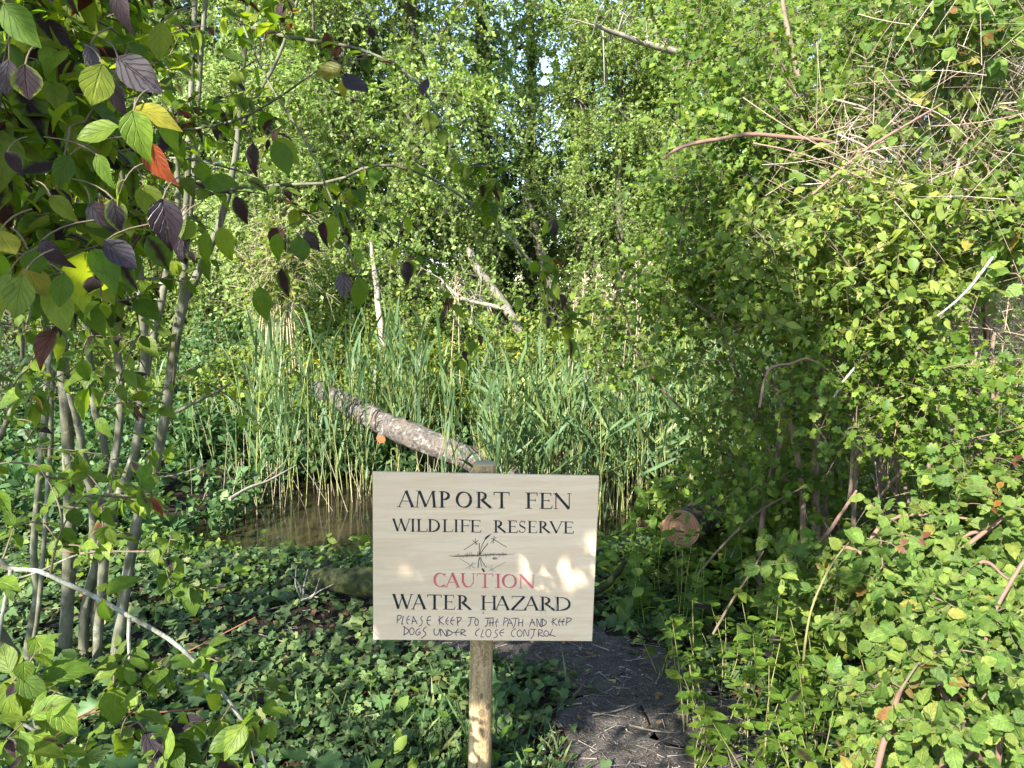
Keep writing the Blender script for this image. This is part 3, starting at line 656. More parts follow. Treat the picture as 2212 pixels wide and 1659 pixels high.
# ------------------------------------------------------------ the big dogwood on the left
dog = Plant('dogwood_shrub', 'tall many-stemmed grey dogwood with large green and purple leaves, beside the water', 'shrub', at(210, 1420, 3.0))
def L_(pts, Y0, Y1=None):
    Y1 = Y0 if Y1 is None else Y1; k = len(pts)
    return [at(p[0], p[1], Y0 + (Y1 - Y0) * i / (k - 1)) for i, p in enumerate(pts)]
def R_of(wpx, Y): return wpx / 2 * Y / FPX
stems = [
 ([(140, 1440), (143, 1340), (150, 1106), (137, 813), (131, 720), (118, 560), (95, 300), (60, -60), (40, -300)], 3.0, 2.7, [34, 31, 29, 27, 25, 22, 17, 12, 8]),
 ([(208, 1390), (200, 1106), (182, 1000), (167, 913), (150, 850)], 2.98, 2.98, [22, 21, 20, 17, 14]),
 ([(180, 1395), (187, 1293), (213, 1200), (233, 1096), (257, 920), (260, 820), (247, 720), (233, 603), (205, 420), (190, 200), (170, -40)], 2.95, 3.1, [25, 24, 22, 22, 20, 19, 18, 16, 13, 10, 8]),
 ([(232, 1010), (222, 940), (205, 886), (187, 713), (173, 596), (160, 420), (120, 200), (100, -20)], 2.98, 3.2, [18, 18, 17, 17, 16, 13, 10, 7]),
 ([(210, 1385), (222, 1240), (240, 1106), (290, 986), (312, 786), (310, 720), (300, 580), (262, 380), (255, 180), (285, -40)], 2.9, 2.7, [24, 24, 22, 22, 20, 20, 19, 14, 11, 8]),
 ([(300, 940), (318, 780), (333, 720), (362, 580), (385, 430), (372, 250), (350, 60), (345, -60)], 2.9, 3.1, [20, 20, 19, 18, 15, 12, 9, 7]),
 ([(250, 1410), (293, 1140), (317, 1053), (337, 1003), (363, 853), (380, 720), (397, 645), (397, 553), (403, 427), (410, 267), (418, 67), (424, -60)], 2.9, 2.8, [28, 27, 26, 25, 24, 24, 23, 15, 14, 13, 12, 11]),
 ([(394, 655), (433, 580), (455, 530), (480, 467), (510, 333), (523, 167), (538, 17), (545, -60)], 2.9, 2.9, [22, 20, 18, 17, 14, 12, 10, 9]),
 ([(398, 560), (415, 420), (427, 233), (437, 83), (450, -60)], 2.86, 2.95, [16, 14, 12, 11, 10]),
 ([(505, 350), (533, 253), (600, 127), (643, 0), (665, -60)], 2.9, 2.75, [9, 8, 8, 7, 6]),
 ([(60, 1480), (66, 1390), (80, 1280), (72, 1190), (84, 1040), (108, 766), (98, 700), (78, 640), (40, 500), (-40, 300)], 2.9, 2.6, [30, 29, 20, 17, 15, 18, 17, 16, 14, 12]),
 ([(70, 1415), (85, 1300), (100, 1100), (110, 950), (112, 860), (118, 780)], 2.7, 2.6, [12, 12, 11, 11, 10, 9]),
 ([(-10, 960), (20, 900), (42, 830), (48, 740), (30, 660)], 2.6, 2.5, [14, 13, 11, 10, 8]),
 ([(100, 1640), (95, 1590), (70, 1500), (30, 1420), (-20, 1340), (-80, 1200)], 2.35, 2.1, [34, 34, 33, 32, 30, 26]),
]
for pts, y0, y1, wd in stems:
    y0 *= 1.18; y1 *= 1.1
    gq = L_(pts, y0, y1)[0]
    if pts[0][1] > 1380: dog.stem([(gq[0], gq[1], -.06)] + L_(pts, y0, y1), [R_of(a * .86, y0) for a in [wd[0] * 1.1] + wd], M['dogbark'], wob=.05)
    else: dog.stem(L_(pts, y0, y1), [R_of(a * .86, y0) for a in wd], M['dogbark'], wob=.05)
main_sk = list(dog.sk)
# crossing branches
br = Buf(); lich = Buf()
for pts, y0, y1, wd in [
 ([(-30, 1206), (0, 1213), (23, 1229), (80, 1233), (150, 1263), (217, 1296), (283, 1333), (377, 1389), (450, 1463), (517, 1546), (563, 1626), (590, 1700)], 1.5, 1.62, [15, 14, 12, 11, 11, 11, 11, 11, 10, 9, 8, 7]),
 ([(280, 1335), (278, 1366), (280, 1423), (293, 1523), (310, 1589), (318, 1630), (300, 1690)], 1.53, 1.50, [9, 8, 7, 6, 6, 5, 5]),
 ([(24, 1230), (15, 1280), (3, 1340), (-10, 1420)], 1.5, 1.5, [10, 9, 8, 7]),
 ([(-30, 1500), (0, 1523), (37, 1556), (117, 1600), (163, 1623), (230, 1640)], 1.35, 1.5, [11, 10, 9, 7, 5, 3]),
 ([(39, 1557), (48, 1580), (57, 1600)], 1.36, 1.36, [7, 6, 4]),
]: dog.stem(L_(pts, y0, y1), [R_of(a, y0) for a in wd], None, n=30, wob=.04, buf=lich)
dog.part(lich, 'lichen_branch', M['lichen'])['label'] = 'pale arching low branch crusted with grey and orange lichen'
for pts, y0, y1, wd in [
 ([(545, 60), (623, 80), (737, 97), (787, 110), (854, 140), (910, 187), (937, 233), (964, 300), (984, 343), (1020, 397), (1060, 440)], 2.5, 2.1, [9, 8, 7, 6, 6, 5, 4, 4, 3, 3, 2]),
 ([(450, 420), (520, 405), (593, 400), (717, 393), (787, 363), (847, 357), (914, 377), (970, 407), (1030, 450), (1070, 483), (1134, 550), (1160, 586), (1177, 620), (1184, 660), (1230, 703)], 2.5, 2.1, [8, 8, 8, 7, 6, 6, 6, 6, 5, 5, 4, 4, 4, 3, 2]),
 ([(383, 283), (460, 272), (533, 250), (610, 205), (690, 150), (740, 140)], 1.9, 1.5, [6, 5, 5, 5, 4, 3]),
 ([(520, 40), (547, 110), (593, 200), (663, 310), (717, 433), (745, 520), (770, 590)], 2.4, 1.75, [5, 4, 4, 4, 4, 3, 3]),
 ([(737, 420), (800, 470), (850, 520), (880, 560)], 2.3, 2.2, [5, 4, 3, 2]),
 ([(410, 320), (350, 322), (290, 300), (200, 250), (100, 190), (0, 130)], 2.6, 1.3, [10, 10, 9, 8, 7, 6]),
 ([(-20, 330), (40, 375), (100, 425), (160, 470)], 1.5, 1.6, [11, 9, 8, 6]),
 ([(360, 900), (420, 870), (470, 845), (498, 828)], 2.8, 2.5, [8, 7, 6, 5]),
 ([(340, 340), (420, 345), (500, 365), (560, 385)], 2.5, 2.4, [5, 5, 4, 3]),
 ([(-20, 1262), (70, 1240), (180, 1195), (300, 1192), (345, 1197), (365, 1250)], 1.9, 1.9, [5, 5, 4, 4, 4, 3]),
 ([(300, 1010), (340, 1030), (400, 1020), (450, 1000)], 2.8, 2.5, [5, 4, 3, 2]),
]: dog.stem(L_(pts, y0, y1), [R_of(a, (y0 + y1) / 2) for a in wd], None, n=26, sides=6, buf=br)
dog.part(br, 'branch', M['dogbark'])
rt = Buf()
for pts, y0, y1 in [([(80, 1620), (200, 1540), (320, 1540), (440, 1530)], 1.5, 1.7), ([(300, 1460), (420, 1400), (480, 1370), (552, 1333)], 1.9, 2.1), ([(0, 1480), (140, 1560), (330, 1440), (360, 1420)], 1.7, 1.9), ([(120, 1190), (200, 1195), (280, 1190), (345, 1192)], 2.0, 2.0)]:
    rt.tube(spline(L_(pts, y0, y1), 20), .0022, 4)
dog.part(rt, 'red_twig', M['redtwig'])

# single leaves that show large: tip side, size and tilt as they hang (pixel of stalk, pixel of tip, distance)
lb = Buf(); lr = Buf(); ly = Buf(); lp = Buf(); lg = Buf(); tw = Buf()
hero = [  # stalk, tip, Y, buffer, face turn
 ((288, 240), (305, 335), .92, lg, .0), ((290, 236), (372, 240), .93, ly, .9), ((256, 275), (160, 300), .95, lb, .8), ((325, 310), (350, 395), .98, lr, .7),
 ((255, -20), (258, 55), .95, lp, .1), ((222, 140), (190, 232), .93, lp, .5), ((255, 125), (335, 190), .95, lp, .6), ((195, 95), (198, 150), 1.0, lp, .2),
 ((245, 175), (250, 245), 1.02, lp, .1), ((350, 50), (345, 130), 1.05, lp, .3), ((10, 10), (68, 90), .9, lb, .4), ((55, 140), (60, 225), .95, lb, .2),
 ((20, 130), (12, 205), .95, lp, .3), ((355, 250), (375, 315), 1.1, lp, .3), ((352, 430), (365, 530), .95, lp, .3), ((228, 520), (290, 570), .95, lp, .3),
 ((385, 485), (405, 560), .98, lp, .3), ((385, 480), (430, 520), .98, lb, .8), ((548, 310), (552, 378), 1.6, lp, .3), ((595, 305), (625, 372), 1.6, lb, .3),
 ((595, 300), (640, 350), 1.62, lb, .4), ((60, 540), (85, 600), .88, lp, .3), ((90, 520), (130, 575), .9, lp, .4), ((50, 595), (35, 690), .85, lg, .1),
 ((20, 590), (0, 650), .85, lg, .2), ((58, 575), (92, 650), .9, ly, .3), ((140, 590), (130, 665), .95, lb, .1), ((0, 500), (30, 560), .85, ly, .2),
 ((745, 160), (790, 212), 1.45, lp, .3), ((742, 140), (752, 120), 1.45, lp, .2), ((740, 145), (680, 165), 1.45, ly, .9), ((742, 170), (740, 205), 1.45, ly, .3),
 ((742, 588), (745, 645), 1.5, lp, .3), ((775, 600), (782, 665), 1.5, lp, .6), ((1195, 475), (1198, 508), 2.2, lp, .1), ((1190, 480), (1170, 505), 2.2, lb, .4), ((1202, 475), (1228, 498), 2.2, lb, .5),
 ((210, 335), (245, 395), 1.0, lb, .3), ((270, 390), (225, 440), 1.0, lb, .6), ((310, 400), (340, 470), 1.05, lb, .3), ((195, 440), (228, 485), 1.0, lp, .4), ((245, 430), (262, 500), 1.0, lp, .3),
 ((110, 425), (155, 460), 1.0, lb, .5), ((15, 330), (55, 365), .95, lb, .5), ((150, 335), (120, 400), 1.05, lb, .4), ((430, 350), (448, 395), 1.5, lb, .3), ((440, 395), (520, 395), 1.5, lg, .8), ((535, 390), (580, 400), 1.55, lg, .7),
 ((510, 425), (530, 475), 1.5, lb, .3), ((600, 505), (595, 560), 1.6, lp, .3), ((645, 510), (650, 570), 1.6, lb, .2), ((660, 500), (685, 540), 1.62, lp, .5), ((610, 580), (612, 640), 1.55, lb, .6),
 ((480, 490), (490, 560), 1.4, lb, .3), ((445, 500), (450, 575), 1.4, lb, .2), ((700, 480), (690, 530), 1.7, lb, .3), ((560, 620), (575, 690), 1.6, lg, .4),
 ((800, 60), (808, 85), 1.6, lp, .2), ((912, 205), (918, 165), 2.2, lp, .2), ((925, 240), (935, 290), 2.2, lb, .3),
]
for hi, (s0, s1, Y, bf, turn) in enumerate(hero):
    if bf is lp and hi % 4 == 1: bf = lb
    a = at(*s0, Y); e = at(*s1, Y - .01); d = nz(e - a); Ln = np.linalg.norm(e - a) * 1.0
    nr = np.array([turn * rng.choice([-1, 1]), -1.0, .55]) if bf is not ly else np.array([turn * .6, -.75, .7])
    bf.leaves(a[None] - d[None] * Ln * .12, d[None], nr[None], np.array([Ln]), T_DOG)
    st = a - d * Ln * .1
    sd0 = np.array([rng.normal(0, .03), .02, .015]); tw.tube(bez(st + sd0 - d * .01, st + sd0 * .3 + np.array([0, 0, .012]), st + d * Ln * .1, 5), .0011, 4, False)
    dog.sk.append((st + np.array([0, .02, .05]) - d * .02)[None]) if False else None
heroP = np.array([at(h[0][0], h[0][1] - 6, h[2] + .03) for h in hero])
P1 = np.array([p for p in clumps(290, -140, 330, -140, 660, 1.15, 2.4) if True])
P2 = clumps(130, -100, 420, -160, 520, 2.2, 3.3)
P3 = clumps(60, 330, 620, -160, 330, 2.3, 3.1)
P3b = clumps(16, 300, 700, 380, 640, 1.6, 2.8)
P4 = clumps(60, -60, 330, 640, 1120, 1.5, 2.7)
P5 = np.array([at(*q) for q in [(380, 720, 1.9), (330, 870, 1.9), (310, 880, 2.0), (350, 690, 2.2), (395, 810, 2.0), (420, 830, 2.0), (450, 830, 2.1), (570, 930, 2.2), (215, 880, 1.9), (220, 925, 1.9), (150, 980, 1.9), (160, 1040, 1.8), (330, 970, 1.9), (320, 1000, 2.0), (240, 830, 2.0), (210, 810, 2.0), (180, 790, 2.0), (320, 1090, 2.0), (350, 1070, 2.1), (265, 1150, 1.7), (210, 1190, 1.7), (200, 1200, 1.7), (370, 1150, 1.9), (400, 1170, 1.9), (362, 1200, 1.9), (370, 1270, 1.9), (440, 1275, 1.9), (470, 1270, 1.9), (130, 1180, 1.7), (30, 1140, 1.6), (95, 1130, 1.7), (240, 1270, 1.6), (20, 1260, 1.5)]])
P6 = np.array([at(*q) for q in [(90, 1400, 1.3), (60, 1440, 1.3), (30, 1470, 1.3), (135, 1500, 1.3), (45, 1490, 1.3), (225, 1490, 1.5), (265, 1440, 1.45), (300, 1480, 1.5), (350, 1440, 1.5), (385, 1470, 1.5), (470, 1430, 1.55), (445, 1440, 1.6), (600, 1455, 1.8), (620, 1500, 1.8), (540, 1490, 1.7), (300, 1560, 1.4), (260, 1590, 1.4), (330, 1600, 1.4), (500, 1590, 1.5), (540, 1600, 1.45), (560, 1570, 1.5), (400, 1580, 1.6), (450, 1600, 1.5), (480, 1630, 1.5), (380, 1630, 1.4), (330, 1640, 1.35), (50, 1630, 1.2), (10, 1600, 1.2), (100, 1610, 1.3), (190, 1600, 1.5), (400, 1650, 1.4), (550, 1650, 1.4), (160, 1650, 1.3), (250, 1400, 1.6), (120, 1450, 1.4)]])
P7 = np.array([at(*q) for q in [(650, 245, 2.4), (740, 130, 2.3), (845, 145, 2.3), (970, 320, 2.1), (985, 340, 2.1), (940, 265, 2.2), (900, 430, 2.2), (1020, 385, 2.1), (1050, 400, 2.1), (1070, 390, 2.1), (1000, 365, 2.1), (880, 365, 2.3), (790, 370, 2.3), (1010, 450, 2.1), (1060, 470, 2.1), (1090, 450, 2.1), (1130, 575, 2.1), (1155, 575, 2.1), (1170, 610, 2.1), (1200, 585, 2.1), (1225, 590, 2.1), (1240, 600, 2.1), (1165, 670, 2.1), (1190, 690, 2.1), (1230, 705, 2.1), (1260, 690, 2.1), (1280, 700, 2.1), (990, 790, 2.2), (1000, 770, 2.2), (975, 680, 2.2), (770, 560, 1.9), (750, 480, 2.0), (730, 520, 2.0), (700, 440, 2.1), (780, 430, 2.3), (860, 520, 2.2), (950, 575, 2.2), (750, 320, 2.3), (680, 100, 2.3), (620, 60, 2.3)]])
sets = [(P1, lb, .062, .45), (P2, lb, .06, .45), (P3, lb, .055, .45), (P3b, lb, .05, .5), (P4, lg, .052, .5), (P5, lg, .050, .6), (P6, None, .055, .55), (P7, lb, .040, .6)]
ldl = Buf()
for Pk, bf, sz, dn in sets:
    D = dog.attach(tw, Pk, .0022, .10, 7, 4)
    rosettes(bf or ldl, Pk, D, sz, T_DOG, 3 if bf is not lg else 2, .03, dn)
    k = rng.random(len(Pk)) < .6
    rosettes(bf or ldl, Pk[k] - D[k] * .09 + rng.normal(0, .02, (k.sum(), 3)), D[k], sz, T_DOG2, 1, .03, dn)
# unseen crown added to the dogwood, shaped to shade the path, sign and thicket
def shade_points(n):
    out = []
    sets_ = [(.05, lambda: np.array([-.09 + rng.uniform(-.08, .08), 2.4, rng.uniform(0, .6)])), (.40, lambda: BO + BX * rng.uniform(-.1, BW + .1) + BZ0 * rng.uniform(-.1, BH + .12)),
             (.33, lambda: np.array([rng.uniform(-2.2, 2.0), rng.uniform(2.0, 5.6), .1])),
             (.32, lambda: at(rng.uniform(1330, 1830), rng.uniform(580, 1300), rng.uniform(2.9, 4.8))),
             (.03, lambda: at(rng.uniform(0, 420), rng.uniform(700, 1200), rng.uniform(1.8, 3.0)))]
    pr = np.array([a for a, _ in sets_]); pr /= pr.sum()
    while len(out) < n:
        P = sets_[rng.choice(5, p=pr)][1](); t = rng.uniform(3.2, 7.0); C = P + SUN * t
        px, py, f = pxof(C)
        if f > .2 and -120 < px < 2300 and py > -160: continue
        if np.hypot(C[0], C[1]) < .8 and C[2] < 2.4: continue
        if np.linalg.norm(C - np.array([-2.2, .9, 3.0])) > 4.5: continue
        out.append(C)
    return np.array(out)
SUNNY = [(at(x, y, Y), r) for x, y, Y, r in [(290, 285, .95, .08), (60, 600, .9, .14), (200, 200, 1.0, .08), (90, 60, 1.0, .08), (230, 480, 1.0, .06), (130, 1500, 1.3, .10), (40, 1440, 1.3, .10), (300, 1560, 1.4, .07), (480, 1430, 1.55, .05), (540, 1600, 1.5, .06), (30, 1140, 1.6, .12), (200, 900, 1.9, .08), (380, 720, 2.0, .08), (60, 300, 1.2, .12), (330, 90, 1.2, .08),
          (2000, 1560, 2.0, .30), (2150, 1450, 2.1, .34), (1850, 1640, 1.9, .2), (2200, 1620, 1.8, .32), (1730, 1330, 2.6, .10), (1660, 1600, 2.0, .10), (1960, 1180, 2.8, .16), (2150, 1280, 2.5, .18), (2100, 1130, 2.9, .15),
          (2000, 100, 4, .6), (2100, 350, 3.7, .6), (1800, 150, 4, .5), (2150, 600, 3.4, .45), (1950, 550, 3.3, .40), (1800, 480, 3.4, .3), (2050, 850, 3.0, .22), (1620, 200, 4.3, .4), (1550, 60, 4.6, .4), (1870, 820, 3.2, .10),
          (1225, 1235, 2.4, .030), (1270, 1165, 2.4, .022), (1108, 1180, 2.4, .016), (1190, 1268, 2.4, .030), (1165, 1245, 2.4, .02), (1272, 1300, 2.4, .022), (848, 1192, 2.4, .017), (868, 1225, 2.4, .018), (925, 1272, 2.4, .019), (1262, 1220, 2.4, .022), (905, 1185, 2.4, .016), (890, 1262, 2.4, .015), (1145, 1195, 2.4, .016)]]
C = shade_points(4400)
ok = np.ones(len(C), bool)
def hits_board(Pq):
    t = ((Pq - BO) @ BF) / (SUN @ BF); q = Pq - SUN * t - BO
    return t > .3 and -.12 < q @ BX < BW + .12 and -.1 < q @ BZ0 < BH + .12
for Pq, r in SUNNY:
    if hits_board(Pq): continue
    rel = C - Pq; tt_ = rel @ SUN; ok &= (np.linalg.norm(rel - tt_[:, None] * SUN, axis=1) > (r * .8 + .024 if r < .05 else r + .05)) | (tt_ < 0)
C = C[ok]  # added clumps cleared along sun rays, so chosen spots stay lit
dog.stem([at(60, -50, 2.7), (-2.3, 2.2, 3.4), (-2.4, 1.4, 4.2), (-2.6, .4, 4.8)], [.02, .018, .014, .008], M['dogbark'])  # added limbs out of view that carry the shading leaves
dog.stem([at(-40, 300, 2.6), (-2.2, 1.7, 2.9), (-2.2, .8, 3.4), (-2.2, -.3, 3.8), (-2.4, -1.4, 4.4)], [.018, .016, .014, .011, .006], M['dogbark'])
dog.stem([at(170, -40, 3.0), (-1.6, 2.4, 3.8), (-1.5, 1.4, 4.3), (-1.2, .4, 4.6)], [.014, .012, .01, .006], M['dogbark'])
ob = Buf(); ol = Buf()
D = dog.attach(ob, C[::5], .003, .08, 5, 3)
D = np.repeat(nz(D), 5, 0)[:len(C)]; D = np.vstack([D, rng.normal(size=(len(C) - len(D), 3))]) if len(D) < len(C) else D
rosettes(ol, C, D, .062, T_OVAL, 3, .03, .4)
dog.part(ob, 'added_shade_twigs', M['twig']); dog.part(ol, 'added_shade_leaves', M['dog'])  # unseen foliage added for its shade, hung on the dogwood
dog.part(tw, 'twigs', M['twig']); dog.part(lb, 'leaves', M['dog']); dog.part(lg, 'green_leaves', M['dog_low']); dog.part(ldl, 'low_leaves', M['dog_low'])
M['purple'] = leaf_mat('purple_leaf', [(0, (.026, .019, .027)), (.6, (.040, .026, .036)), (1, (.060, .036, .042))], .28, .42, .5, veins=1, glow=(1.9, .9, .4))
M['yellowleaf'] = leaf_mat('yellow_leaf', [(0, (.22, .22, .03)), (1, (.30, .27, .03))], .5, .4, .4, veins=1, glow=(1.5, 1.4, .4))
M['redleaf'] = leaf_mat('red_leaf', [(0, (.20, .035, .02)), (1, (.24, .06, .02))], .4, .4, .4, veins=1)
dog.part(lp, 'purple_leaves', M['purple']); dog.part(ly, 'yellow_leaves', M['yellowleaf']); dog.part(lr, 'red_leaf', M['redleaf'])

# ------------------------------------------------------------ trees beyond the pond
def make_tree(name, label, base, H, spread, seed, ntw=24, k=22, leaf=.060, mat='willow', ivy=True, nlimb=100, low=.4, lean=(0, 0), ivyr=.30, group=None, drop=.45, r0=.14):
    global rng
    keep = rng; rng = np.random.default_rng(seed)
    t = Plant(name, label, 'tree', (0, 0, 0), group)
    tp = [np.array([0, 0, -.2]), np.array([lean[0] * .3, lean[1] * .3, H * .35]), np.array([lean[0] * .7 + rng.normal(0, .15), lean[1] * .7, H * .7]), np.array([lean[0], lean[1], H])]
    t.stem(tp, [r0, r0 * .85, r0 * .6, r0 * .2], M['trunk'], 'trunk', 9, 30, .06)
    trunk = t.sk[0]
    zc = low + (H - low) * rng.random(nlimb) ** .9; C_ = []
    for z in zc:
        a = rng.uniform(0, 6.283); q = trunk[np.abs(trunk[:, 2] - z).argmin()]
        rad = spread * (.35 + .65 * rng.random()) * (1 - .55 * max(0, (z - H * .6) / (H * .4)))
        C_.append(q + np.array([math.cos(a) * rad, math.sin(a) * rad, rng.uniform(-.2, .5)]))
    C_ = np.array(C_)
    lb_, wb = Buf(), Buf()
    D_ = t.attach(wb, C_, .014, .18, 7, 4, .35)
    fill(lb_, wb, C_, rng.uniform(.5, .95, nlimb), ntw, k, leaf, T_TINY, D_, drop, .5, .8, face=(-.5, -1.0, .5), tr=.005, out=.7)
    t.part(wb, 'limbs', M['trunk']); t.part(lb_, 'crown', M[mat])
    if ivy:
        ib = Buf(); m_ = 2600
        z = rng.uniform(.05, H * .8, m_); a = rng.uniform(0, 6.283, m_); j = np.clip((z / H * 29).astype(int), 0, 29)
        lump = 1 + .45 * np.sin(z * 3 + 2 * np.sin(a * 2 + seed)) ; rr = ivyr * lump * (.75 + .5 * rng.random(m_)) * (1 - .5 * z / H)
        rad = np.stack([np.cos(a), np.sin(a), 0 * a], -1)
        ib.leaves(trunk[j] * np.array([1, 1, 0]) + np.stack([0 * z, 0 * z, z], -1) + rad * rr[:, None], nz(rng.normal(size=(m_, 3)) + np.array([0, 0, -.6]) + rad * .3), rad + np.array([0, 0, .5]) + rng.normal(0, .3, (m_, 3)), rng.uniform(.05, .11, m_), T_TINY)
        t.part(ib, 'ivy', M['ivytree'])
    rng = keep
    return t.root
TG = 'trees in the wood behind the pond'
protos = [
 make_tree('ivy_clad_tree', 'x', (0, 0), 9.5, 1.7, 1, group=TG),
 make_tree('ivy_clad_tree', 'x', (0, 0), 9.0, 1.5, 2, lean=(.5, .2), group=TG, nlimb=92),
 make_tree('ivy_clad_tree', 'x', (0, 0), 10.5, 1.9, 3, lean=(-.3, .2), group=TG, nlimb=115),
 make_tree('ivy_clad_tree', 'x', (0, 0), 9.5, 1.6, 5, nlimb=34, low=2.6, lean=(.2, 0), ivyr=.22, group=TG),     # thin, sky shows through
 make_tree('ivy_clad_tree', 'x', (0, 0), 7.0, 1.9, 6, nlimb=100, low=.3, mat='willow', ivy=False, group=TG, r0=.10, drop=.3),
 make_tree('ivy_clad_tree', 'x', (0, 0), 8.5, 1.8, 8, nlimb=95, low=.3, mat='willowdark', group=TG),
]
place = [  # view x, distance, prototype, scale, turn, label
 (640, 12.6, 0, .98, .3, 'bright-leaved ivy-clad tree rising behind the twiggy bare shrub'),
 (770, 12.0, 2, .95, 1.9, 'bushy sunlit tree rising behind the upper end of the fallen log'),
 (905, 12.4, 1, 1.0, 4.2, 'sunlit ivy-clad tree straight behind the sawn branch stub of the log'),
 (560, 14.0, 2, 1.0, 2.2, 'leafy tree between the dogwood stems and the bare shrub'),
 (1040, 13.8, 3, 1.05, .5, 'dark ivy-wrapped trunk with thin crown against the central sky gap'),
 (1150, 16.0, 3, .9, 2.8, 'thin-crowned tree in the middle of the sky gap'),
 (1255, 13.6, 3, 1.0, 4.4, 'dark ivy-wrapped trunk on the right edge of the sky gap'),
 (1190, 16.6, 4, .62, 1.0, 'low round leafy tree under the central sky gap'),
 (1340, 12.8, 4, .78, 2.0, 'low bright leafy tree left of the hawthorn thicket'),
 (1420, 15.0, 1, 1.0, 3.6, 'pale green tree behind the pale bare limb'),
 (1530, 13.5, 0, 1.0, 5.1, 'tree half hidden behind the upper hawthorn thicket'),
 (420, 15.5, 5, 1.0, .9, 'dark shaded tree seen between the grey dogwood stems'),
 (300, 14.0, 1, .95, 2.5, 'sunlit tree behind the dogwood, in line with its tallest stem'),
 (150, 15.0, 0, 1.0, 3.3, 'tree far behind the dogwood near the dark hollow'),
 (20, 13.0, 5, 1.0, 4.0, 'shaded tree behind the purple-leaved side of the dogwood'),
 (1680, 15.5, 2, .95, .2, 'tall tree behind the dead bramble tangle'),
 (1850, 14.0, 1, .95, 1.2, 'ivy-clad tree behind the rose bush'),
 (2040, 13.0, 2, .9, 2.9, 'bushy tree deep behind the bramble tangle'),
 (2230, 13.5, 0, .95, 3.9, 'tree deep behind the end of the thicket'),
 (850, 17.5, 4, .8, 3.0, 'dark tree in the second row behind the sunlit bushy tree'),
 (1010, 18.5, 4, .6, 5.0, 'small round tree in the second row left of the sky gap'),
 (680, 18.0, 5, .8, .4, 'dark tall tree in the second row behind the bare shrub'),
 (1330, 18.5, 5, .55, 1.4, 'low dark tree far back under the right side of the sky gap'),
 (1090, 17.0, 5, .50, 2.4, 'low dark tree far back under the middle of the sky gap'),
 (500, 18.5, 4, 1.0, 2.0, 'pale round tree far back behind the dark hollow'),
 (200, 19.0, 4, 1.0, 4.6, 'pale round tree far back behind the dogwood crown'),
]
used = set()
for px, Y, p, s_, rz, lab in place:
    o = protos[p] if p not in used else copy_tree(protos[p]); used.add(p)
    q = at(px, 600, Y); o.location = (q[0], Y, gz(q[0], Y)); o.scale = (s_, s_, s_); o.rotation_euler = (0, 0, rz); o['label'] = lab
# undergrowth that closes the view low down between the trunks
ub = Buf(); C_ = []
for i in range(1150):
    px = rng.uniform(-250, 2500); Y = rng.uniform(15.5, 24); q = at(px, 600, Y)
    C_.append((q[0], Y, gz(q[0], Y) + rng.uniform(.1, 3.6 if rng.random() < .6 else 5.6)))
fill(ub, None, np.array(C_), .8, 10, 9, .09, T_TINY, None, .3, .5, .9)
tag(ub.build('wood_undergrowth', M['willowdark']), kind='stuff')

# dead and leaning wood
M['grimy'] = bark_mat('weathered_bark', (.09, .08, .06), (.25, .22, .17), 14, .2)
def trunk_thing(name, label, pts, r, mat, cat='dead tree', sides=10, wob=.06, twigs=0, tl=.8):
    t = Plant(name, label, cat, pts[0])
    t.stem(pts, r, mat, 'trunk', sides, 26, wob)
    if twigs:
        b_ = Buf(); sk = t.sk[0][6:]
        S_ = sk[rng.integers(0, len(sk), twigs)]; D_ = nz(rng.normal(size=(twigs, 3)) + np.array([0, -.2, .3])); L2 = rng.uniform(.3, 1, twigs) * tl
        P_ = twig_pts(S_, D_, L2, .1, 4); b_.twigs(P_, np.full(twigs, .009), np.full(twigs, .002), 4)
        S2 = P_[:, 2].repeat(2, 0); D2 = nz(rng.normal(size=(len(S2), 3)) + D_.repeat(2, 0)); b_.twigs(twig_pts(S2, D2, L2.repeat(2) * .5, .1, 3), np.full(len(S2), .005), np.full(len(S2), .0015))
        t.part(b_, 'twigs', mat)
    return t
trunk_thing('leaning_trunk', 'short pale dead trunk leaning in the dark gap between the trees', [at(1130, 730, 11.1), at(1092, 662, 11.2), at(1060, 620, 11.3), at(1030, 575, 11.5), at(1012, 540, 11.8)], [.07, .07, .068, .066, .06], M['grimy'])
trunk_thing('leaning_trunk', 'thin grey leaning trunk in the dark gap, right of the short pale trunk', [at(1200, 650, 12.5), at(1175, 570, 12.7), at(1150, 470, 13), at(1130, 400, 13.2)], [.09, .08, .07, .05], M['trunk'])
trunk_thing('bare_limb', 'pale bare broken limb slanting across the top of the trees', [at(1620, 165, 8.2), at(1540, 130, 8.0), at(1480, 118, 7.8), at(1400, 95, 7.6), at(1320, 68, 7.4), at(1285, 52, 7.3)], [.042, .038, .034, .03, .022, .01], M['deadwood'], 'branch', twigs=26, tl=.5)
trunk_thing('bare_tree', 'slim pale trunk standing at the marsh edge left of centre', [at(850, 870, 10.2), at(832, 775, 10.3), at(822, 700, 10.4), at(812, 610, 10.6), at(800, 520, 10.8)], [.05, .05, .045, .04, .02], M['deadwood'])
trunk_thing('dead_branch', 'curved dead branch with bare twigs under the leaning pale trunk', [at(1098, 668, 10.8), at(1040, 655, 10.8), at(990, 640, 10.8), at(950, 600, 10.9)], [.03, .03, .025, .012], M['deadwood'], 'branch', twigs=22, tl=.7)

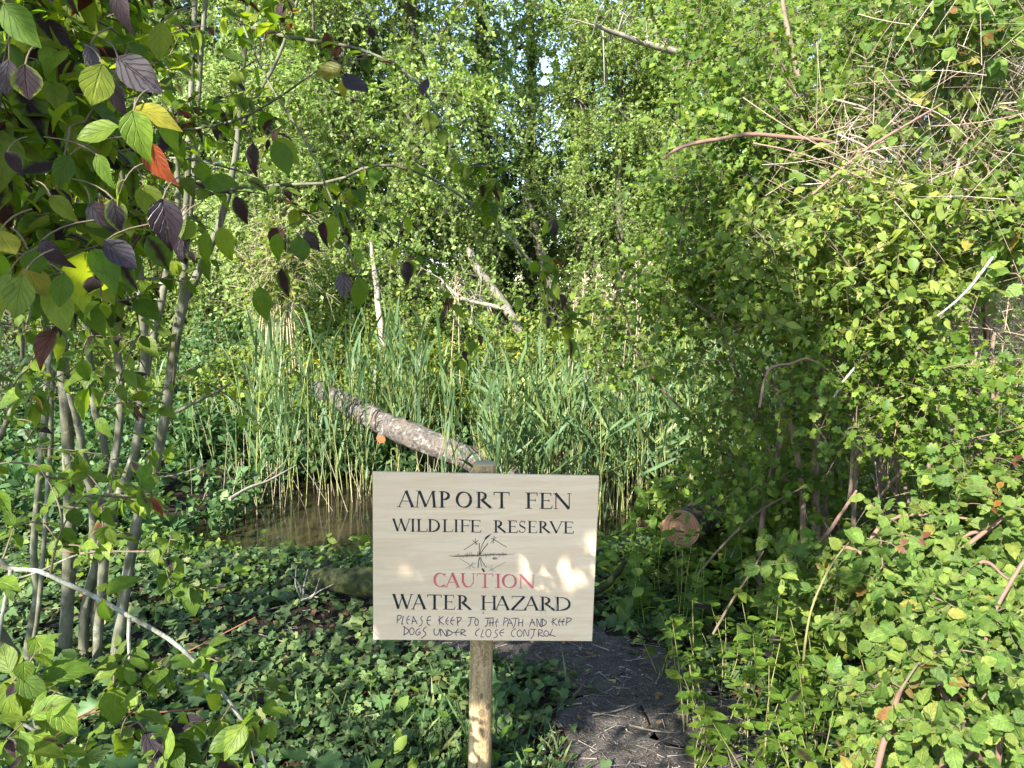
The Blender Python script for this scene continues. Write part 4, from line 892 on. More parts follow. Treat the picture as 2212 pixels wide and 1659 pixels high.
# pale twiggy shrub behind the reeds
sh = Plant('bare_shrub', 'pale straw-coloured twiggy shrub with few small leaves, behind the reeds', 'shrub', at(604, 872, 10.0))
b_ = Buf(); l_ = Buf()
for i in range(15):
    x0 = rng.uniform(560, 650); x1 = x0 + rng.normal(0, 45); y1 = rng.uniform(430, 560)
    sh.stem([at(x0 + (x0 - 604) * .6, 872, 10.0 + rng.normal(0, .12)), at(x0, 705, 10.0), at(x0 + (x1 - x0) * .3, 600, rng.uniform(9.8, 10.2)), at(x1, y1, rng.uniform(9.5, 10.4))], [.010, .010, .008, .004], None, n=16, sides=5, buf=b_)
sk = np.concatenate([s_[8:] for s_ in sh.sk]); q = sk[rng.integers(0, len(sk), 240)]
D_ = nz(rng.normal(size=(240, 3)) + np.array([0, -.2, .4])); L2 = rng.uniform(.15, .6, 240); P_ = twig_pts(q, D_, L2, .15, 4); b_.twigs(P_, np.full(240, .006), np.full(240, .002))
b_.twigs(twig_pts(P_[:, 2].repeat(2, 0), nz(rng.normal(size=(480, 3)) + D_.repeat(2, 0)), L2.repeat(2) * .6, .2, 3), np.full(480, .004), np.full(480, .0015))
scatter_leaves(l_, q[:240], D_[:240], L2[:240], 10, .06, T_TINY, .15, .6)
M['straw'] = plain('straw_twig', (.29, .245, .155)); sh.part(b_, 'stems', M['straw']); sh.part(l_, 'leaves', M['herb'])

# ------------------------------------------------------------ marsh bushes and herbs beyond the reeds
def bush(name, label, cat, base, C, r, leafm, T, leaf, ntw=8, k=8, stems=7, stemm='hawbark', group=None, br=.006, droop=.2, up=.75, face=(-.1, -.4, .2), tr=.0022, spread=.9, sides=5, stemr=.014, arch=.15):
    p = Plant(name, label, cat, base, group)
    sb, tb, lb_ = Buf(), Buf(), Buf()
    for i in range(stems):
        e = C[rng.integers(0, len(C))]; s0 = p.base + np.array([rng.normal(0, .10), rng.normal(0, .10), -.05])
        p.stem([s0, (s0 + e) / 2 + np.array([rng.normal(0, .06), rng.normal(0, .06), .12 * np.linalg.norm(e - s0)]), e], [stemr, stemr * .7, stemr * .35], None, n=14, sides=6, buf=sb)
    D_ = p.attach(tb, C, br, arch, 7, sides)
    fill(lb_, tb, C, r, ntw, k, leaf, T, D_, droop, up, spread, face, tr)
    p.part(sb, 'stems', M[stemm]); p.part(tb, 'twigs', M['twig'] if stemm != 'straw' else M[stemm]); p.part(lb_, 'leaves', M[leafm])
    return p
def dome(cx, cy, rx, rz, n):
    u = ball(n); q = np.stack([u[:, 0] * rx, u[:, 1] * rx * .8, np.abs(u[:, 2]) * rz], -1); q[:, 0] += cx; q[:, 1] += cy
    q[:, 2] += gz(q[:, 0], q[:, 1]) + .12; return q
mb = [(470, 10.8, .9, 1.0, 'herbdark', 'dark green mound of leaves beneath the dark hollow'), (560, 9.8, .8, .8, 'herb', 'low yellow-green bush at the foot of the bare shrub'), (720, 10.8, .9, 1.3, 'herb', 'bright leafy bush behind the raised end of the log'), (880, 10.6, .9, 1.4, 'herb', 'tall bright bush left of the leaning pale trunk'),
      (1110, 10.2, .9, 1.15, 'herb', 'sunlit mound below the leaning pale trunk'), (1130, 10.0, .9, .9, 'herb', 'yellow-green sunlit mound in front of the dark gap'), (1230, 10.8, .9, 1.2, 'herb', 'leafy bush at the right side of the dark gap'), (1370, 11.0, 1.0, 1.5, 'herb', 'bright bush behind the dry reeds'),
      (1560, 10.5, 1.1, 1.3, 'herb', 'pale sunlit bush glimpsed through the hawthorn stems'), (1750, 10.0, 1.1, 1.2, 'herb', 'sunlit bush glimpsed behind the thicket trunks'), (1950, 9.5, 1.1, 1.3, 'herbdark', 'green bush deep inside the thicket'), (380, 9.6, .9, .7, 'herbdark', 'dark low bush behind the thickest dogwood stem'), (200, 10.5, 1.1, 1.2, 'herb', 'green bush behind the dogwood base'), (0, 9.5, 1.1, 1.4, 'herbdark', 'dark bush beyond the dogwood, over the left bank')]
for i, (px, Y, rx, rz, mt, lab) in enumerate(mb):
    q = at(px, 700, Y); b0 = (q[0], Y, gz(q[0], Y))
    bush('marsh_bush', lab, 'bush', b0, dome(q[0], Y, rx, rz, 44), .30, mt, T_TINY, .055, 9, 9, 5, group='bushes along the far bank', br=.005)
hb = Buf(); hs = Buf(); nH = 900
px = rng.uniform(250, 2000, nH); Y = rng.uniform(8.7, 11.8, nH); X = (px - 1106) / FPX * Y; Z = gz(X, Y); hh = rng.uniform(.35, .95, nH) * np.where(X < -1.8, .75, 1)
P_ = np.stack([X, Y, Z], -1); D_ = nz(rng.normal(0, .12, (nH, 3)) + np.array([0, 0, 1.0])); hs.twigs(twig_pts(P_, D_, hh, .02, 3), np.full(nH, .004), np.full(nH, .002))
for a in range(2): scatter_leaves(hb, P_, D_, hh, 20, .085, T_SLIM if a else T_OVAL, .02, .8, 1.2, tmin=.15)
hroot = tag(hb.build('marsh_herbs', M['herb']), kind='stuff'); tag(hs.build('herb_stems', M['herb'], hroot))
# dark water plants along the near left edge of the far bank
hb = Buf(); nH = 800
px = rng.uniform(180, 1000, nH); Y = rng.uniform(7.7, 9.0, nH); X = (px - 1106) / FPX * Y; P_ = np.stack([X, Y, np.maximum(gz(X, Y), WZ) + .02], -1)
D_ = nz(rng.normal(0, .25, (nH, 3)) + np.array([0, 0, 1.0])); scatter_leaves(hb, P_, D_, rng.uniform(.2, .55, nH), 12, .075, T_OVAL, .05, .9, 1.2)
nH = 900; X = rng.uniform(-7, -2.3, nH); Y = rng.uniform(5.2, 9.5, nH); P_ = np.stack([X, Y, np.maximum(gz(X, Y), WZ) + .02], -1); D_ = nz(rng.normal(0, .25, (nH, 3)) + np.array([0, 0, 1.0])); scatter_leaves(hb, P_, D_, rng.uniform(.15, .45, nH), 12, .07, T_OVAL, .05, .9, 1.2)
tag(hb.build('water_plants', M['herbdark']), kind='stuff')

# yellow irises
M['iris'] = leaf_mat('iris_petal', [(0, (.60, .45, .02)), (1, (.70, .55, .03))], .4, .5, .3)
for i, (px, py, Y) in enumerate([(611, 800, 9.0), (657, 788, 9.0), (684, 782, 9.1), (692, 790, 8.9), (1118, 768, 9.6), (762, 774, 9.4)]):
    q = at(px, py, Y); g0 = np.array([q[0], Y, gz(q[0], Y)])
    p = Plant('yellow_iris', ['yellow iris standing apart beside the tall pale reed', 'yellow iris beside the lifted end of the fallen log', 'yellow iris above the lifted end of the fallen log', 'lower of two irises just above the log end', 'yellow iris below the pale leaning trunk', 'yellow iris near the slim pale trunk'][i], 'flower', g0, 'yellow irises')
    b_ = Buf(); p.stem([g0, (g0 + q) / 2, q], .006, M['reedstem'], 'stem', 5, 6)
    a = np.arange(6) * 1.047; d = np.stack([np.cos(a), np.sin(a), np.where(np.arange(6) % 2, .9, -.3)], -1)
    b_.leaves(np.repeat(q[None], 6, 0), d, np.array([0, 0, 1.0]) + d * .2, np.full(6, .06), T_OVAL); p.part(b_, 'flower', M['iris'])

# ------------------------------------------------------------ reeds
def make_reed(seed, H, n=7, L=.42, bend=.35):
    global rng
    keep = rng; rng = np.random.default_rng(seed)
    r = empty('reed', 'slender blue-green reed with long pointed leaves in the reed bed', 'reed', 'reeds growing in the pond')
    s = Buf(); lean = rng.normal(0, .05, 2)
    sp = np.array([[lean[0] * t * t * H, lean[1] * t * t * H, t * H] for t in np.linspace(0, 1, 7)]); s.tube(sp, np.linspace(.0052, .0022, 7), 5, False)
    o = s.build('stem', M['reedstem'], r)
    b_ = Buf(); az = rng.uniform(0, 6.28)
    for i in range(n):
        t = .28 + .72 * i / (n - 1); p = np.array([np.interp(t * H, sp[:, 2], sp[:, k]) for k in range(3)]); az += 3.14 + rng.normal(0, .5)
        h = np.array([math.cos(az), math.sin(az), 0]); ln = L * rng.uniform(.75, 1.2) * (1.1 - .35 * abs(t - .6)); w_ = rng.uniform(.011, .017); bd = bend * rng.uniform(.3, 1.8)
        el = R(rng.uniform(58, 80)); m_ = 7; pts = []; q = p.copy(); ca = el
        for j in range(m_): pts.append(q.copy()); q = q + (h * math.cos(ca) + np.array([0, 0, math.sin(ca)])) * ln / (m_ - 1); ca -= bd * (j + 1) / m_
        pts = np.array(pts); sd_ = np.array([-h[1], h[0], 0]); hw = w_ * np.array([.45, .9, 1, .95, .75, .45, .03])
        tw_ = rng.normal(0, .5); sd2 = sd_ * math.cos(tw_) + h * math.sin(tw_)
        V = np.concatenate([pts - sd2 * hw[:, None], pts + np.array([0, 0, -.004]), pts + sd2 * hw[:, None]])
        F = [[j, j + m_, j + m_ + 1, j + 1] for j in range(m_ - 1)] + [[j + m_, j + 2 * m_, j + 2 * m_ + 1, j + m_ + 1] for j in range(m_ - 1)]
        b_.add(V, F)
    b_.build('leaves', M['reed'], r); rng = keep
    return r
rproto = [make_reed(100 + i, [1.5, 1.7, 1.35, 1.6, 1.2, 1.75, 1.45, .9][i], [7, 8, 6, 8, 6, 7, 7, 5][i], [.40, .44, .36, .45, .34, .42, .42, .30][i], [.25, .4, .3, .2, .5, .35, .6, .4][i]) for i in range(8)]
spots = []
for px, Y, h in [(558, 7.0, 1.05), (530, 7.4, .8), (545, 7.6, .9), (608, 7.2, .95), (620, 7.8, 1), (650, 6.9, .75), (505, 7.2, .6), (480, 7.0, .5), (460, 7.4, .55), (432, 7.2, .5), (415, 7.6, .6), (395, 7.2, .5), (350, 7.4, .75), (355, 7.9, .9), (690, 7.6, .9), (700, 7.0, .8), (725, 7.3, .9), (760, 7.8, .8), (770, 7.2, .7), (300, 7.6, .6), (330, 7.9, .7), (640, 7.5, .9), (672, 8.2, .9), (590, 8.0, .9)]: spots.append((px, Y, h))
while len(spots) < 290:
    u = rng.random()
    if u < .18: px, Y, h = rng.uniform(520, 800), rng.uniform(6.9, 8.8), rng.uniform(.6, .95)
    elif u < .42: px, Y, h = rng.normal(860, 60), rng.uniform(7.5, 8.8), rng.uniform(.75, 1.0)
    else: px, Y, h = rng.uniform(930, 1700), rng.uniform(6.2, 8.6), rng.uniform(.5, .88)
    spots.append((px, Y, h))
for i, (px, Y, h) in enumerate(spots):
    o = rproto[i] if i < 8 else copy_tree(rproto[i % 8])
    X = (px - 1106) / FPX * Y * 1.01; o.location = (X, Y, max(gz(X, Y), WZ - .12) - .02)
    o.scale = (h, h, h * rng.uniform(.95, 1.1)); o.rotation_euler = (rng.normal(0, .05), rng.normal(0, .05), rng.uniform(0, 6.28))
# the rest of the bed, thick behind the hawthorn, as one mass
sb, lb_ = Buf(), Buf(); nR = 620
px = rng.uniform(1040, 1960, nR); Y = rng.uniform(6.4, 9.6, nR); X = (px - 1106) / FPX * Y; P_ = np.stack([X, Y, np.maximum(gz(X, Y), WZ)], -1)
D_ = nz(rng.normal(0, .06, (nR, 3)) + np.array([0, 0, 1.0])); hh = rng.uniform(.6, 1.2, nR); sb.twigs(twig_pts(P_, D_, hh, 0, 3), np.full(nR, .0045), np.full(nR, .002), 4)
tt_ = rng.uniform(.3, 1, (nR, 6)); pos = P_[:, None] + D_[:, None] * (tt_ * hh[:, None])[..., None]
d = nz(rng.normal(size=(nR, 6, 3)) * np.array([1, 1, .2]) + np.array([0, 0, 1.5]))
T_BLADE = leaf_outline([.014, .030, .031, .022, .002], .3, .25)
lb_.leaves(pos.reshape(-1, 3), d.reshape(-1, 3), rng.normal(size=(nR * 6, 3)) + np.array([0, -.5, .3]), rng.uniform(.25, .48, nR * 6), T_BLADE)
r_ = tag(lb_.build('reeds', M['reed']), kind='stuff'); sb.build('reed_stems', M['reedstem'], r_)
sb = Buf(); nR = 420; px = np.concatenate([rng.uniform(380, 900, 120), rng.uniform(900, 1900, 300)]); Y = rng.uniform(6.6, 8.8, nR); X = (px - 1106) / FPX * Y; P_ = np.stack([X, Y, np.maximum(gz(X, Y), WZ) - .03], -1)
sb.twigs(twig_pts(P_, nz(rng.normal(0, .22, (nR, 3)) + np.array([0, 0, 1.0])), rng.uniform(.15, .75, nR), .02, 3), np.full(nR, .004), np.full(nR, .0025), 4)
sb.build('dead_stems', M['drystem'], r_)
# dry plumed reeds
for i, (px, py, Y) in enumerate([(1385, 600, 8.2), (1262, 620, 8.3), (1375, 565, 8.4), (1310, 640, 8.2), (1345, 615, 8.5), (1290, 600, 8.4), (1400, 590, 8.7), (1240, 660, 8.6), (990, 640, 8.8), (985, 615, 8.9), (1325, 655, 8.0), (1360, 640, 8.1)]):
    q = at(px, py, Y); x0 = q[0] - rng.uniform(-.1, .25); g0 = np.array([x0, Y, gz(x0, Y)])
    p = Plant('dry_reed', 'bleached dead reed stalk with a feathery tip, above the green reeds', 'reed', g0, 'bleached dead reeds')
    b_ = Buf(); b_.tube(spline([g0, g0 * .5 + q * .5 + np.array([-.02, 0, .03]), q], 8), np.linspace(.009, .005, 8), 5, False); p.part(b_, 'stalk', M['straw'])
    f_ = Buf(); m_ = 60; t = rng.random(m_); f_.leaves(q + nz(q - g0) * (t * .16 - .06)[:, None], nz(rng.normal(size=(m_, 3)) * .5 + nz(q - g0) + np.array([.3, 0, -.2])), rng.normal(size=(m_, 3)), rng.uniform(.03, .07, m_), T_SLIM); p.part(f_, 'plume', M['straw'])
cl = Buf(); m_ = 260; X = rng.normal((1300 - 1106) / FPX * 8.5, .22, m_); Y = rng.normal(8.5, .15, m_); P_ = np.stack([X, Y, gz(X, Y)], -1)
cl.twigs(twig_pts(P_, nz(rng.normal(0, .13, (m_, 3)) + np.array([0, 0, 1.0])), rng.uniform(.7, 1.15, m_), .03, 4), np.full(m_, .006), np.full(m_, .003), 4)
o = tag(cl.build('dead_reed_clump', M['straw']), 'dense bleached clump of dead reed stems right of the middle of the pond', 'reed clump')

# ------------------------------------------------------------ logs
def log(name, label, pts, r, mat, cut0=None, cut1=None, n=40, sides=22, wob=.035, base=None):
    p = Plant(name, label, 'log', pts[0] if base is None else base)
    c_ = spline(pts, n); rad = np.interp(np.linspace(0, 1, n), np.linspace(0, 1, len(r)), r)
    rad = rad * (1 + .04 * np.sin(np.linspace(0, 19, n))); b_ = Buf(); b_.tube(c_, rad, sides, cut0 is None or cut1 is None, wob)
    p.part(b_, 'trunk', mat)
    for c0, i, s_ in ((cut0, 0, -1), (cut1, n - 1, 1)):
        if c0 is None: continue
        t = nz(c_[1] - c_[0]) * s_ if i == 0 else nz(c_[-1] - c_[-2]); t = t if i else nz(c_[0] - c_[1])
        a = nz(np.cross(t, [0, 0, 1])); bb = np.cross(a, t); b_ = Buf(); k = 28; an = np.linspace(0, 2 * np.pi, k, endpoint=False)
        V = [c_[i] + t * .004 + rad[i] * 1.0 * (math.cos(x) * a + math.sin(x) * bb) for x in an] + [c_[i] + t * .006]
        b_.add(V, [[x, (x + 1) % k, k, k] for x in range(k)], [(.5 + .5 * math.cos(x), .5 + .5 * math.sin(x)) for x in an] + [(.56, .46)])
        p.part(b_, 'sawn_end', mat if c0 is True else c0)
    return p
Lg = log('fallen_log', 'reddish fallen trunk sloping up out of the pond with an orange sawn branch stub', [at(1140, 1055, 6.75), at(1000, 985, 7.0), at(900, 945, 7.25), at(830, 915, 7.5), at(760, 878, 7.8), at(685, 838, 8.2)], [.105, .110, .116, .118, .108, .085], M['logbark'], None, M['moss'], wob=.05)
b_ = Buf(); s0 = at(832, 928, 7.5); s1 = at(823, 948, 7.34); b_.tube([s0, (s0 + s1) / 2, s1], [.055, .05, .045], 14, False, .03); Lg.part(b_, 'branch_stub', M['logbark'])
b_ = Buf(); t = nz(s1 - s0); a = nz(np.cross(t, [0, 0, 1])); bb = np.cross(a, t); V = [s1 + t * .003 + .046 * (math.cos(x) * a + math.sin(x) * bb) for x in np.linspace(0, 6.2832, 16, endpoint=False)] + [s1 + t * .005]
b_.add(V, [[x, (x + 1) % 16, 16, 16] for x in range(16)]); Lg.part(b_, 'sawn_stub_end', M['stub'])
log('sawn_log', 'cut log lying in the thicket, its orange-brown sawn end with rings facing out', [at(1472, 1142, 4.3), at(1530, 1110, 5.0), at(1600, 1070, 6.0)], [.106, .112, .12], M['logbark'], M['cut'])
log('sawn_log', 'smaller sawn round half hidden left of the large ringed sawn end', [at(1446, 1140, 4.42), at(1480, 1118, 4.9)], [.055, .06], M['logbark'], M['cut'], n=14)
log('mossy_log', 'dark mossy rotting log lying on the ground behind the sign', [at(1010, 1285, 3.75), at(860, 1262, 3.95), at(760, 1256, 4.05), at(700, 1250, 4.15), at(665, 1243, 4.3)], [.06, .075, .075, .06, .03], M['moss'])
log('curved_branch', 'dark curved dead branch lying right of the sign near the path', [at(1225, 1300, 3.9), at(1300, 1270, 4.0), at(1330, 1240, 4.05), at(1352, 1212, 4.1)], [.022, .022, .018, .012], M['moss'], sides=8)
log('floating_branch', 'grey dead branch slanting out of the pond by the reeds', [at(496, 1078, 6.1), at(535, 1055, 6.3), at(580, 1038, 6.5), at(640, 1005, 6.8)], [.016, .014, .011, .005], M['deadwood'], sides=7)

# ------------------------------------------------------------ the thicket on the right
def arr(*q): return np.array([at(*a) for a in q])
TH_G = 'shrubs of the thicket on the right'
def haw(label, base, C, r, leafm='haw', T=T_HAW, leaf=.034, ntw=9, k=7, trunks=(), name='hawthorn_shrub', cat='shrub', extra=5, br=.0035, tr=.0016, lvar=.42, spread=.9, up=.6, face=(-.35, -.6, .25), stemm='hawbark', droop=.12, thin=.62):
    p = Plant(name, label, cat, base, TH_G)
    for pts, y0, y1, wd in trunks:
        q = L_(pts, y0, y1); p.stem([(q[0][0] + .02, q[0][1], gz(*q[0][:2]) - .05)] + q, [R_of(a, (y0 + y1) / 2) for a in [wd[0] * 1.1] + wd], M[stemm], wob=.07)
    sb, tb, lb_ = Buf(), Buf(), Buf()
    for i in range(extra):
        e = C[rng.integers(0, len(C))]; s0 = p.base + np.array([rng.normal(0, .18), rng.normal(0, .15), -.05])
        p.stem([s0, (s0 + e) / 2 + np.array([rng.normal(0, .1), rng.normal(0, .1), .15]), e], [.010, .008, .004], None, n=16, sides=6, buf=sb)
    C = C[rng.random(len(C)) < thin]; px_, py_, f_ = pxof(C); C = C[~((px_ > 1390) & (px_ < 1570) & (py_ > 1060) & (py_ < 1225) & (f_ < 5))]
    D_ = p.attach(tb, C, br, .12, 7, 4)
    fill(lb_, tb, C, r, ntw, k, leaf, T, D_, droop, up, spread, face, tr, .5, lvar)
    p.part(sb, 'thin_stems', M[stemm]); p.part(tb, 'twigs', M['twig']); p.part(lb_, 'leaves', M[leafm])
    return p
haw('hawthorn with dark slender trunks and shaded lobed leaves, left part of the thicket', at(1770, 1140, 4.4),
    np.vstack([clumps(80, 1420, 1720, 330, 700, 3.8, 4.9), clumps(70, 1480, 1930, 540, 900, 3.6, 4.8), clumps(55, 1480, 1950, 880, 1130, 3.6, 4.8), clumps(14, 1290, 1450, 600, 830, 4.2, 4.6)]), .24, leaf=.034, ntw=15, k=7,
    trunks=[([(1762, 1150), (1762, 1000), (1766, 860), (1772, 700), (1786, 560), (1800, 400)], 4.0, 4.0, [20, 18, 17, 15, 12, 7]), ([(1782, 1150), (1780, 1000), (1778, 860), (1790, 700), (1830, 560), (1900, 430)], 4.05, 4.2, [15, 14, 13, 12, 10, 6]),
            ([(1735, 1150), (1728, 1020), (1700, 900), (1650, 800), (1560, 700), (1480, 640)], 3.9, 4.0, [13, 12, 11, 10, 8, 4]), ([(1846, 1070), (1855, 960), (1868, 860), (1880, 760)], 3.7, 3.8, [10, 10, 9, 6]),
            ([(1640, 1200), (1660, 1050), (1690, 950), (1730, 830), (1700, 700), (1690, 500)], 4.1, 4.2, [12, 11, 10, 9, 8, 5])])
haw('hawthorn with fresh lobed leaves in half sun, before the right-edge tangle', at(2010, 1080, 3.4),
    np.vstack([clumps(60, 1830, 2080, 660, 960, 2.9, 3.5), clumps(75, 2000, 2280, 760, 1120, 2.7, 3.5), clumps(20, 1700, 1860, 740, 900, 3.1, 3.5)]), .17, leaf=.032, ntw=9, k=6,
    trunks=[([(2020, 1120), (2007, 970), (1992, 860), (1990, 760), (2010, 640)], 3.3, 3.3, [15, 14, 12, 10, 6]), ([(2030, 1120), (2028, 1040), (2040, 970), (2080, 880), (2110, 760)], 3.2, 3.2, [13, 13, 12, 9, 6]), ([(2120, 1150), (2110, 1000), (2130, 850), (2150, 700)], 3.2, 3.3, [15, 13, 10, 7])])
haw('upper hawthorn boughs in full sun over the tangle, top of the thicket', at(1980, 1000, 4.9),
    np.vstack([clumps(120, 1480, 2000, -60, 330, 4.0, 5.2), clumps(70, 1900, 2320, -80, 260, 3.5, 4.6), clumps(40, 1560, 1800, 200, 420, 4.0, 4.8)]), .27, 'haw', T_HAW, .037, 13, 7,
    trunks=[([(1990, 1050), (1960, 800), (1900, 550), (1800, 350), (1720, 150), (1680, -60)], 4.8, 4.6, [26, 24, 20, 16, 12, 7]), ([(2120, 1050), (2110, 800), (2100, 550), (2080, 300), (2040, 100), (2020, -80)], 4.6, 4.3, [24, 22, 19, 15, 11, 7])])
haw('rose bush with yellow-green oval leaflets catching the sun, middle of the thicket', at(1940, 1050, 3.8),
    np.vstack([clumps(70, 1720, 2080, 400, 620, 3.0, 3.6), clumps(45, 1600, 1950, 480, 700, 3.2, 3.8), clumps(16, 1880, 2060, 560, 720, 2.9, 3.3)]), .19, 'rose', T_DOG, .034, 10, 8, name='rose_bush', up=.9, face=(-.3, -.45, .4))
haw('bramble with broad bright leaves, above and right of the rose bush', at(2180, 1050, 3.4),
    np.vstack([clumps(45, 1950, 2260, 120, 420, 3.2, 3.9), clumps(30, 2080, 2280, 380, 640, 3.0, 3.5), clumps(24, 1900, 2230, -40, 140, 3.2, 3.8)]), .22, 'bram', T_BRAM, .044, 7, 6, name='bramble_bush', stemm='cane')
haw('bramble in half shade with pinkish dying leaves, below the hawthorn at the right edge', at(2060, 1330, 2.7),
    np.vstack([clumps(70, 1850, 2230, 1100, 1330, 2.4, 3.0), clumps(30, 2030, 2280, 1000, 1150, 2.6, 3.0), clumps(30, 1700, 1900, 1180, 1330, 2.6, 3.1)]), .13, 'bram', T_BRAM, .038, 7, 6, name='bramble_bush', stemm='cane', extra=8)
haw('sunlit bramble filling the bottom right corner', at(2080, 1720, 2.0),
    np.vstack([clumps(80, 1850, 2280, 1380, 1720, 1.75, 2.3), clumps(40, 1980, 2280, 1280, 1450, 2.1, 2.5)]), .10, 'bram', T_BRAM, .032, 8, 7, name='bramble_bush', stemm='cane', extra=9, up=.9)
haw('dark leafy bush deep in shade at the foot of the thicket trunks', at(1760, 1150, 4.6),
    np.vstack([clumps(80, 1500, 2100, 1020, 1220, 3.8, 5.2), clumps(30, 1380, 1540, 1050, 1200, 4.6, 5.4)]), .22, 'haw', T_OVAL, .055, 8, 8, name='undergrowth_bush')
haw('leafy bush standing far behind the thicket trunks, at the end of the reed bed', at(2000, 900, 7.0),
    np.vstack([clumps(120, 1750, 2400, 500, 1000, 5.8, 8.0), clumps(80, 1500, 2400, -50, 500, 5.5, 7.5)]), .45, 'haw', T_OVAL, .06, 14, 9, name='background_bush', thin=.3)

# dead canes: a tangle of pale stems
tg = Plant('dead_bramble_tangle', 'sprawling tangle of pale dead canes lit by the sun at the right edge', 'bramble', at(2150, 1000, 3.9))
b_ = Buf(); mk = 300
for i in range(mk):
    u = rng.random()
    if u < .42: a = (rng.uniform(1950, 2350), rng.uniform(150, 800)); ln = rng.uniform(120, 460); an = R(rng.normal(38, 38))
    elif u < .62: a = (rng.uniform(1780, 2150), rng.uniform(290, 480)); ln = rng.uniform(150, 420); an = R(rng.normal(0, 24))
    elif u < .76: a = (rng.uniform(1950, 2300), rng.uniform(-20, 330)); ln = rng.uniform(100, 320); an = R(rng.normal(45, 50))
    else: a = (rng.uniform(1850, 2250), rng.uniform(600, 1200)); ln = rng.uniform(120, 320); an = R(rng.normal(75, 30))
    Y = rng.uniform(3.2, 4.8); dx, dy = math.cos(an) * ln, math.sin(an) * ln
    p0 = at(a[0] - dx / 2, a[1] - dy / 2, Y + rng.normal(0, .12)); p1 = at(a[0] + dx / 2, a[1] + dy / 2, Y + rng.normal(0, .12)); md = (p0 + p1) / 2 + np.array([0, 0, rng.uniform(-.12, .22)]) * np.linalg.norm(p1 - p0)
    r0 = rng.choice([.002, .003, .0045, .0065], p=[.42, .36, .15, .07]); b_.tube(bez(p0, md, p1, 7), np.linspace(r0, r0 * .55, 7), 4, False)
Pq = np.concatenate([v.reshape(-1, 4, 3)[3] for v in b_.v]).reshape(-1, 4, 3)[:, 0]; Pq = np.repeat(Pq, 12, 0) + rng.normal(0, .16, (len(Pq) * 12, 3))
b_.twigs(twig_pts(Pq, nz(rng.normal(size=Pq.shape) * np.array([1, .6, 1]) + np.array([.2, 0, .1])), rng.uniform(.08, .38, len(Pq)), .1, 3), np.full(len(Pq), .0016), np.full(len(Pq), .0006))
tg.part(b_, 'canes', M['palecane'])
# canes that stand out on their own, with their thorns
def cane(label, pts, y0, y1, wd, mat, thorns=20, name='bramble_cane'):
    P0 = L_(pts, y0, y1); p = Plant(name, label, 'bramble cane', P0[0], 'single canes in and before the thicket')
    p.stem(P0, [R_of(a, (y0 + y1) / 2) for a in wd], M[mat], 'stem', 7, 30, .05)
    c_ = p.sk[0]; i = rng.integers(1, len(c_) - 1, thorns); tn_ = nz(c_[i + 1] - c_[i - 1]); d = nz(np.cross(tn_, rng.normal(size=(thorns, 3))))
    b_ = Buf(); b_.twigs(twig_pts(c_[i], d, np.full(thorns, .012), .2, 3), np.full(thorns, .0022), np.full(thorns, .0003)); p.part(b_, 'thorns', M[mat])
cane('thick brown arching cane crossing to the left out of the tangle', [(1810, 312), (1774, 303), (1707, 297), (1624, 290), (1557, 300), (1474, 317), (1430, 345)], 3.5, 3.3, [8, 9, 9, 9, 9, 8, 4], 'cane')
cane('straight reddish cane rising to the right above the rose bush', [(1740, 432), (1767, 410), (1857, 333), (1924, 290), (2037, 223)], 3.2, 3.0, [6, 6, 6, 6, 3], 'cane')
cane('pale straight thorny dead cane hanging over the hawthorn at the right edge', [(2024, 683), (2060, 655), (2090, 626), (2115, 595), (2145, 555)], 2.8, 2.8, [4, 5, 6, 7, 6], 'lichen', 26)
cane('brown thorny cane slanting up before the dark foot of the thicket', [(1717, 1224), (1784, 1156), (1817, 1109), (1850, 1060)], 3.0, 3.1, [8, 9, 8, 6], 'cane')
cane('long thin cane leaning left in front of the dark foot of the thicket', [(1500, 1660 - 410), (1560, 1180), (1640, 1105), (1740, 1050)], 3.6, 3.7, [5, 6, 6, 4], 'twig', 8)
cane('drooping thin cane standing before the thicket trunks', [(1640, 880), (1660, 800), (1710, 785), (1745, 775), (1790, 800)], 3.0, 3.1, [6, 6, 5, 5, 3], 'cane', 14)
cane('pale forked cane in the middle of the thicket', [(1800, 860), (1825, 820), (1850, 790), (1862, 770)], 3.1, 3.1, [6, 6, 5, 3], 'lichen', 8)
cane('red-brown bramble cane arching over the sunlit bramble', [(1920, 1440), (2000, 1400), (2060, 1370), (2120, 1330)], 2.2, 2.3, [6, 7, 6, 4], 'cane')
cane('upright reddish cane at the right edge above the sunlit bramble', [(2100, 1520), (2120, 1420), (2150, 1320), (2200, 1230), (2230, 1190)], 2.2, 2.2, [9, 9, 9, 8, 6], 'cane')
cane('long pale stem bending up from the dogwood saplings', [(1735, 1465), (1738, 1400), (1752, 1320), (1780, 1250), (1810, 1200), (1840, 1165)], 2.5, 2.6, [6, 6, 5, 5, 4, 3], 'sapstem', 0)
cane('dark bare stem leaning right behind the saplings', [(1540, 1370), (1580, 1300), (1620, 1240), (1650, 1190)], 3.0, 3.1, [6, 6, 5, 4], 'twig', 4)
